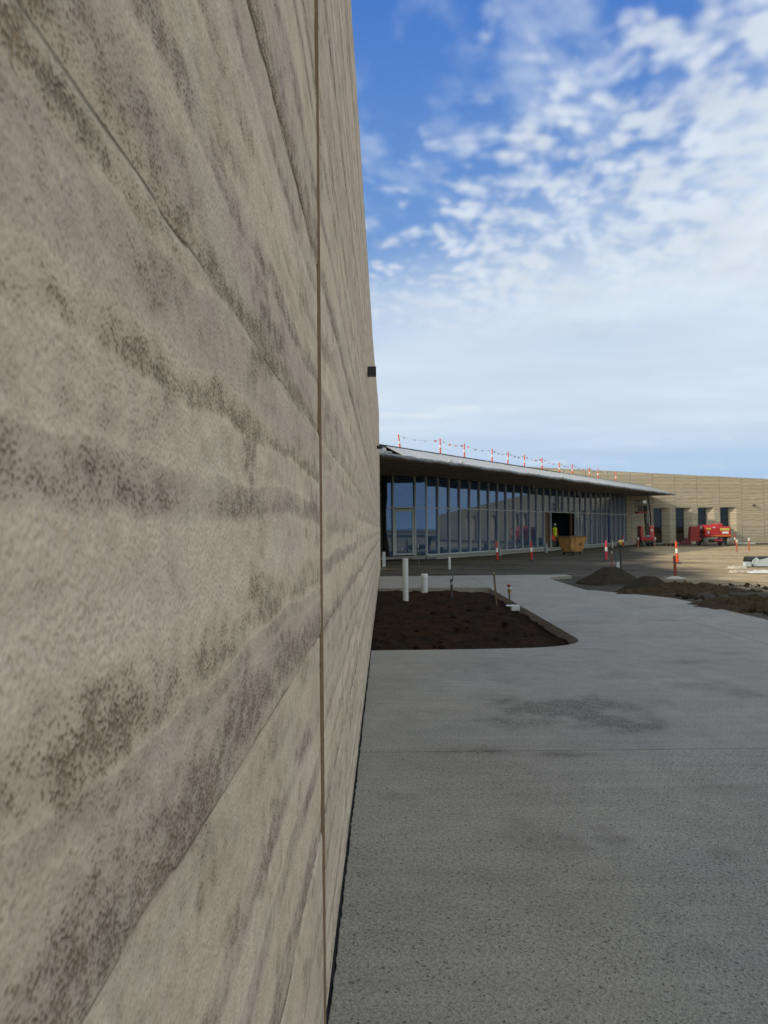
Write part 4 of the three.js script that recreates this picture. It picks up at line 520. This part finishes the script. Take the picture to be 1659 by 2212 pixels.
// ------------------------------------------------------------------ red boom lifts
const liftRed = M(0.42, 0.018, 0.02, 0.38), liftPale = M(0.46, 0.075, 0.05, 0.45), black = M(0.012, 0.012, 0.014, 0.5), steel = M(0.3, 0.3, 0.31, 0.5), tyreM = M(0.16, 0.155, 0.145, 0.9);
function wheel(t, x, z, r = 0.34, w = 0.26) { const g = new THREE.Group(); g.name = 'wheel'; g.position.set(x, r, z); t.add(g); part('tyre', new THREE.TorusGeometry(r - 0.1, 0.1, 12, 28).scale(1, 1, w / 0.2).rotateY(0), tyreM, g); part('rim', new THREE.CylinderGeometry(r - 0.11, r - 0.11, w * 0.7, 20).rotateX(Math.PI / 2), steel, g); g.rotation.y = Math.PI / 2; }
{ // raised lift under the canopy
  const p = gp(1395, 1180.5, -0.04), t = thing('boom_lift', 'red boom lift with black mast raised to a basket under the canopy', 'lift', p);
  for (const [x, z] of [[-0.42, 0.5], [0.42, 0.5], [-0.42, -0.6], [0.42, -0.6]]) wheel(t, x, z, 0.27, 0.2);
  part('chassis', rb(0.9, 0.26, 1.5, 0, 0.36, 0, 0.05), black, t);
  part('counterweight', [rb(0.24, 1.2, 0.9, -0.44, 1.12, 0, 0.12, 4), rb(0.42, 1.2, 0.9, 0.38, 1.12, 0, 0.14, 4)], liftPale, t); part('turntable', [rb(1.12, 0.3, 1.0, 0, 0.66, 0.02, 0.06, 3), rb(1.05, 0.05, 1.05, 0, 0.5, 0.02, 0.02)], liftRed, t);
  part('sticker', bx(0.2, 0.13, 0.01, 0.36, 1.34, 0.456), M(0.68, 0.68, 0.66, 0.5), t);
  part('mast', [bar(V(-0.02, 0.85, 0.5), V(-0.06, 1.7, 0.42), 0.28, 0.22), bar(V(-0.03, 1.6, 0.40), V(-0.10, 2.95, 0.30), 0.24, 0.2), bar(V(-0.10, 2.9, 0.3), V(-0.12, 3.3, 0.42), 0.28, 0.24)], black, t); part('mast_plate', bar(V(-0.04, 1.95, 0.515), V(-0.07, 2.45, 0.475), 0.1, 0.012), M(0.55, 0.55, 0.55, 0.5), t); part('pivot', new THREE.CylinderGeometry(0.11, 0.11, 0.3, 18).rotateZ(Math.PI / 2).translate(-0.02, 0.86, 0.55), steel, t);
  const k = new THREE.Group(); k.name = 'basket'; k.position.set(-0.5, 2.75, 0.45); t.add(k);
  part('floor', bx(0.78, 0.12, 0.7, 0, 0.06, 0), M(0.16, 0.01, 0.012, 0.6), k); const rails = []; for (const x of [-0.37, 0, 0.37]) for (const z of [-0.33, 0.33]) rails.push(cy(0.022, 0.022, 1.0, x, 0.6, z, 8)); for (const y of [0.6, 1.08]) for (const z of [-0.33, 0.33]) rails.push(new THREE.CylinderGeometry(0.022, 0.022, 0.76, 8).rotateZ(Math.PI / 2).translate(0, y, z)); for (const y of [0.6, 1.08]) for (const x of [-0.37, 0.37]) rails.push(new THREE.CylinderGeometry(0.022, 0.022, 0.68, 8).rotateX(Math.PI / 2).translate(x, y, 0)); part('guard_rail', rails, black, k); part('control_box', rb(0.34, 0.26, 0.16, 0.16, 0.92, 0.36, 0.03), M(0.5, 0.5, 0.52, 0.5), k); part('side_panel', bx(0.36, 0.5, 0.03, -0.18, 0.4, 0.36), M(0.03, 0.008, 0.01, 0.6), k);
  part('hydraulic_hose', tube([V(0.12, 3.1, 0.35), V(0.24, 2.9, 0.4), V(0.12, 2.55, 0.42), V(0.1, 1.9, 0.5), V(0.02, 1.1, 0.6)], 0.022), black, t);
  const h = gp(1410, 1180.5, -0.04); const hz = (y, u) => { const q = atZ(u, 1120, -h.z + 0.35); return V(q.x, y, q.z); };
  single('drain_hose', tube([hz(HE + 0.03, 1401), hz(3.9, 1401.5), hz(3.3, 1403.5), hz(2.4, 1405.5), hz(1.2, 1406), hz(0.3, 1405.5), hz(-0.02, 1405)], 0.065, 60, 12), black, 'thick black hose hanging from the soffit down beside the raised lift', 'hose');
}
{ // parked lift in front of the windows
  const p = gp(1544, 1179.5, -0.04), t = thing('boom_lift', 'red boom lift with folded jib parked before the tan wall windows', 'lift', p, -0.12);
  for (const [x, z] of [[-0.86, 0.5], [0.86, 0.5], [-0.86, -1.3], [0.86, -1.3]]) wheel(t, x, z, 0.37, 0.3);
  part('chassis', [rb(1.3, 0.24, 2.2, 0, 0.42, -0.4, 0.05), bx(1.7, 0.1, 0.12, 0, 0.37, 0.5), bx(1.7, 0.1, 0.12, 0, 0.37, -1.3)], black, t); part('fuel_tank', new THREE.CapsuleGeometry(0.14, 0.5, 6, 18).rotateZ(Math.PI / 2).translate(0.08, 0.46, 0.62), M(0.36, 0.03, 0.06, 0.4), t);
  part('hood', [rb(2.05, 0.86, 1.7, 0, 1.16, 0, 0.14, 5)], liftRed, t); part('upper_hood', [rb(0.62, 0.3, 1.0, 0.22, 1.68, -0.1, 0.07, 4), rb(1.25, 0.2, 1.3, -0.4, 1.62, -0.1, 0.06, 3)], M(0.5, 0.025, 0.03, 0.36), t);
  part('panel_groove', [bx(0.012, 0.7, 0.012, 0.1, 1.16, 0.848)], M(0.1, 0.005, 0.006, 0.6), t);
  part('sticker', rb(0.72, 0.19, 0.012, 0.52, 1.36, 0.852, 0.005), M(0.62, 0.47, 0.10, 0.5), t); part('sticker', rb(0.50, 0.17, 0.012, 0.56, 1.1, 0.852, 0.005), M(0.7, 0.7, 0.72, 0.5), t); part('sticker', rb(0.38, 0.14, 0.012, -0.72, 1.42, 0.852, 0.005), M(0.5, 0.38, 0.08, 0.5), t); part('sticker', rb(0.2, 0.1, 0.012, -0.3, 1.52, 0.852, 0.005), M(0.6, 0.5, 0.5, 0.5), t); part('sticker', rb(0.16, 0.22, 0.012, -0.74, 1.12, 0.852, 0.005), M(0.5, 0.42, 0.40, 0.5), t);
  for (let k = 0; k < 14; k++) { const x = -0.55 + k * 0.115; part('hazard_stripe', prism([V(x, 0.79, 0.846), V(x + 0.055, 0.79, 0.846), V(x + 0.095, 0.9, 0.846), V(x + 0.04, 0.9, 0.846)], V(0, 0, 0.012)), M(0.7, 0.30, 0.03, 0.5), t); }
  part('corner_lamp', rb(0.2, 0.12, 0.08, 0.86, 0.86, 0.84, 0.02), M(0.6, 0.12, 0.02, 0.4), t);
  part('exhaust', bar(V(0.75, 1.55, -0.2), V(0.95, 1.72, -0.2), 0.08), black, t); part('whip_light', [cy(0.012, 0.012, 0.2, -1.1, 1.7, 0.2, 8), new THREE.SphereGeometry(0.12, 14, 10).scale(1, 1.3, 1).translate(-1.2, 1.5, 0.45)], M(0.35, 0.34, 0.33, 0.5), t);
  part('jib_arm', [bar(V(-0.9, 1.2, 0.3), V(-1.4, 1.12, 0.45), 0.16, 0.2)], black, t);
  part('jib_box', [prism([V(-2.12, 0.42, 0.6), V(-1.42, 0.42, 0.6), V(-1.28, 1.66, 0.6), V(-1.98, 1.6, 0.6)], V(0, 0, -0.7)), rb(0.26, 0.3, 0.4, -1.28, 0.58, 0.35, 0.08)], M(0.26, 0.012, 0.016, 0.42), t);
  part('jib_bar', [rb(0.9, 0.2, 0.3, -2.4, 0.3, 0.4, 0.05), rb(0.3, 0.3, 0.24, -2.3, 0.55, 0.4, 0.05), bx(0.8, 0.05, 0.1, -2.3, 0.12, 0.5)], M(0.12, 0.012, 0.018, 0.5), t);
  const pl = gp((1842 + 110 / 4.424) / 1.2911, (1280 + 1073 / 4.424) / 1.2911, -0.04); const pal = thing('timber_pallet', 'small timber pallet on the ground between the two red lifts', 'pallet', pl); for (let k = 0; k < 5; k++) part('board', bx(0.8, 0.03, 0.09, 0, 0.23, -0.24 + k * 0.12), M(0.30, 0.21, 0.12, 0.9), pal); for (const x of [-0.34, 0, 0.34]) part('bearer', bx(0.09, 0.21, 0.6, x, 0.105, 0), M(0.25, 0.17, 0.10, 0.9), pal);
}

// ------------------------------------------------------------------ offcuts and sheets lying in the sun
{
  const Q = (x, y, s = -0.02) => gp((2030 + x / 14.81) / 1.2911, (1520 + y / 14.81) / 1.2911, s), foam = M(0.50, 0.55, 0.58, 0.75), c = Q(1000, 905);
  const a = Q(800, 905); single('foam_block', rb(0.245, 0.175, 0.2, a.x, 0.085, a.z, 0.012), foam, 'pale blue grey foam block at the end of the offcut pile', 'block');
  const s0 = Q(1080, 900), W = 1.15; single('foam_board', prism([V(s0.x, 0.0, s0.z), V(s0.x + 0.45, 0.0, s0.z), V(s0.x + W, 0.0, s0.z + 0.05), V(s0.x + W, 0.46, s0.z + 0.02), V(s0.x + 0.42, 0.27, s0.z), V(s0.x + 0.22, 0.24, s0.z), V(s0.x + 0.13, 0.33, s0.z - 0.02), V(s0.x - 0.02, 0.22, s0.z), V(s0.x - 0.06, 0.12, s0.z)], V(0.05, 0, -0.16)), foam, 'jagged pale blue grey foam board leaning in front of the black roll', 'board');
  const t = thing('membrane_roll', 'black membrane roll lying behind the foam offcuts', 'roll', V(s0.x - 0.12, 0.20, s0.z - 0.42)); part('roll', new THREE.CylinderGeometry(0.165, 0.165, 1.9, 28).rotateZ(Math.PI / 2).translate(0.95, 0, 0), M(0.02, 0.022, 0.024, 0.55), t); part('loose_end', rb(1.7, 0.03, 0.3, 0.95, -0.165, 0.05, 0.01), M(0.02, 0.022, 0.024, 0.6), t); part('core', new THREE.CylinderGeometry(0.04, 0.04, 1.92, 16).rotateZ(Math.PI / 2).translate(0.95, 0, 0), M(0.008, 0.008, 0.008, 0.9), t);
  single('timber_offcut', rb(1.6, 0.17, 0.12, s0.x + 0.6, 0.065, s0.z - 0.42, 0.02), M(0.2, 0.17, 0.13, 0.9), 'grey timber offcut carrying the black roll', 'timber');
  function sheet(x0, z0, w, d, seed, h = 0.05) { const n = 40, pos = [], idx = []; for (let j = 0; j <= n; j++) for (let i = 0; i <= n; i++) { const u = i / n, v = j / n, ex = 0.10 * n2(v * 4 + seed, 1) * (u < 0.5 ? 1 - u * 2 : 0), ez = 0.10 * n2(u * 4 + seed, 7) * Math.abs(v - 0.5) * 2; const x = x0 + (u + ex) * w, z = z0 + (v + ez) * d, e = Math.min(u, 1 - u, v, 1 - v); pos.push(x, -0.035 + h * (0.55 + 0.6 * fbm(u * 5 + seed, v * 3, 3) + 0.35 * n2(u * 9, v * 6 + seed)) * sst(0, 0.08, e) , z); } for (let j = 0; j < n; j++) for (let i = 0; i < n; i++) { const a2 = j * (n + 1) + i; idx.push(a2, a2 + n + 1, a2 + 1, a2 + 1, a2 + n + 1, a2 + n + 2); } const g = new THREE.BufferGeometry(); g.setAttribute('position', new THREE.Float32BufferAttribute(pos, 3)); g.setIndex(idx); g.computeVertexNormals(); return g; }
  const w0 = Q(830, 1130), b0 = Q(130, 960), b1 = Q(150, 1130);
  single('plastic_sheet', sheet(w0.x, w0.z - 0.55, 1.6, 0.8, 3, 0.07), M(0.66, 0.65, 0.61, 0.55), 'crumpled white plastic sheet on the sand before the offcuts', 'sheet');
  single('cement_bag', sheet(b0.x, b0.z - 0.4, 0.6, 0.5, 12, 0.10), M(0.50, 0.44, 0.36, 0.8), 'flattened pale paper bag at the tip of the offcut pile', 'bag');
  single('cement_bag', sheet(b1.x, b1.z - 0.3, 0.75, 0.35, 22, 0.09), M(0.48, 0.41, 0.33, 0.8), 'crumpled paper bag beside the white plastic sheet', 'bag');
}
shade(scene);
renderer.render(scene, camera);
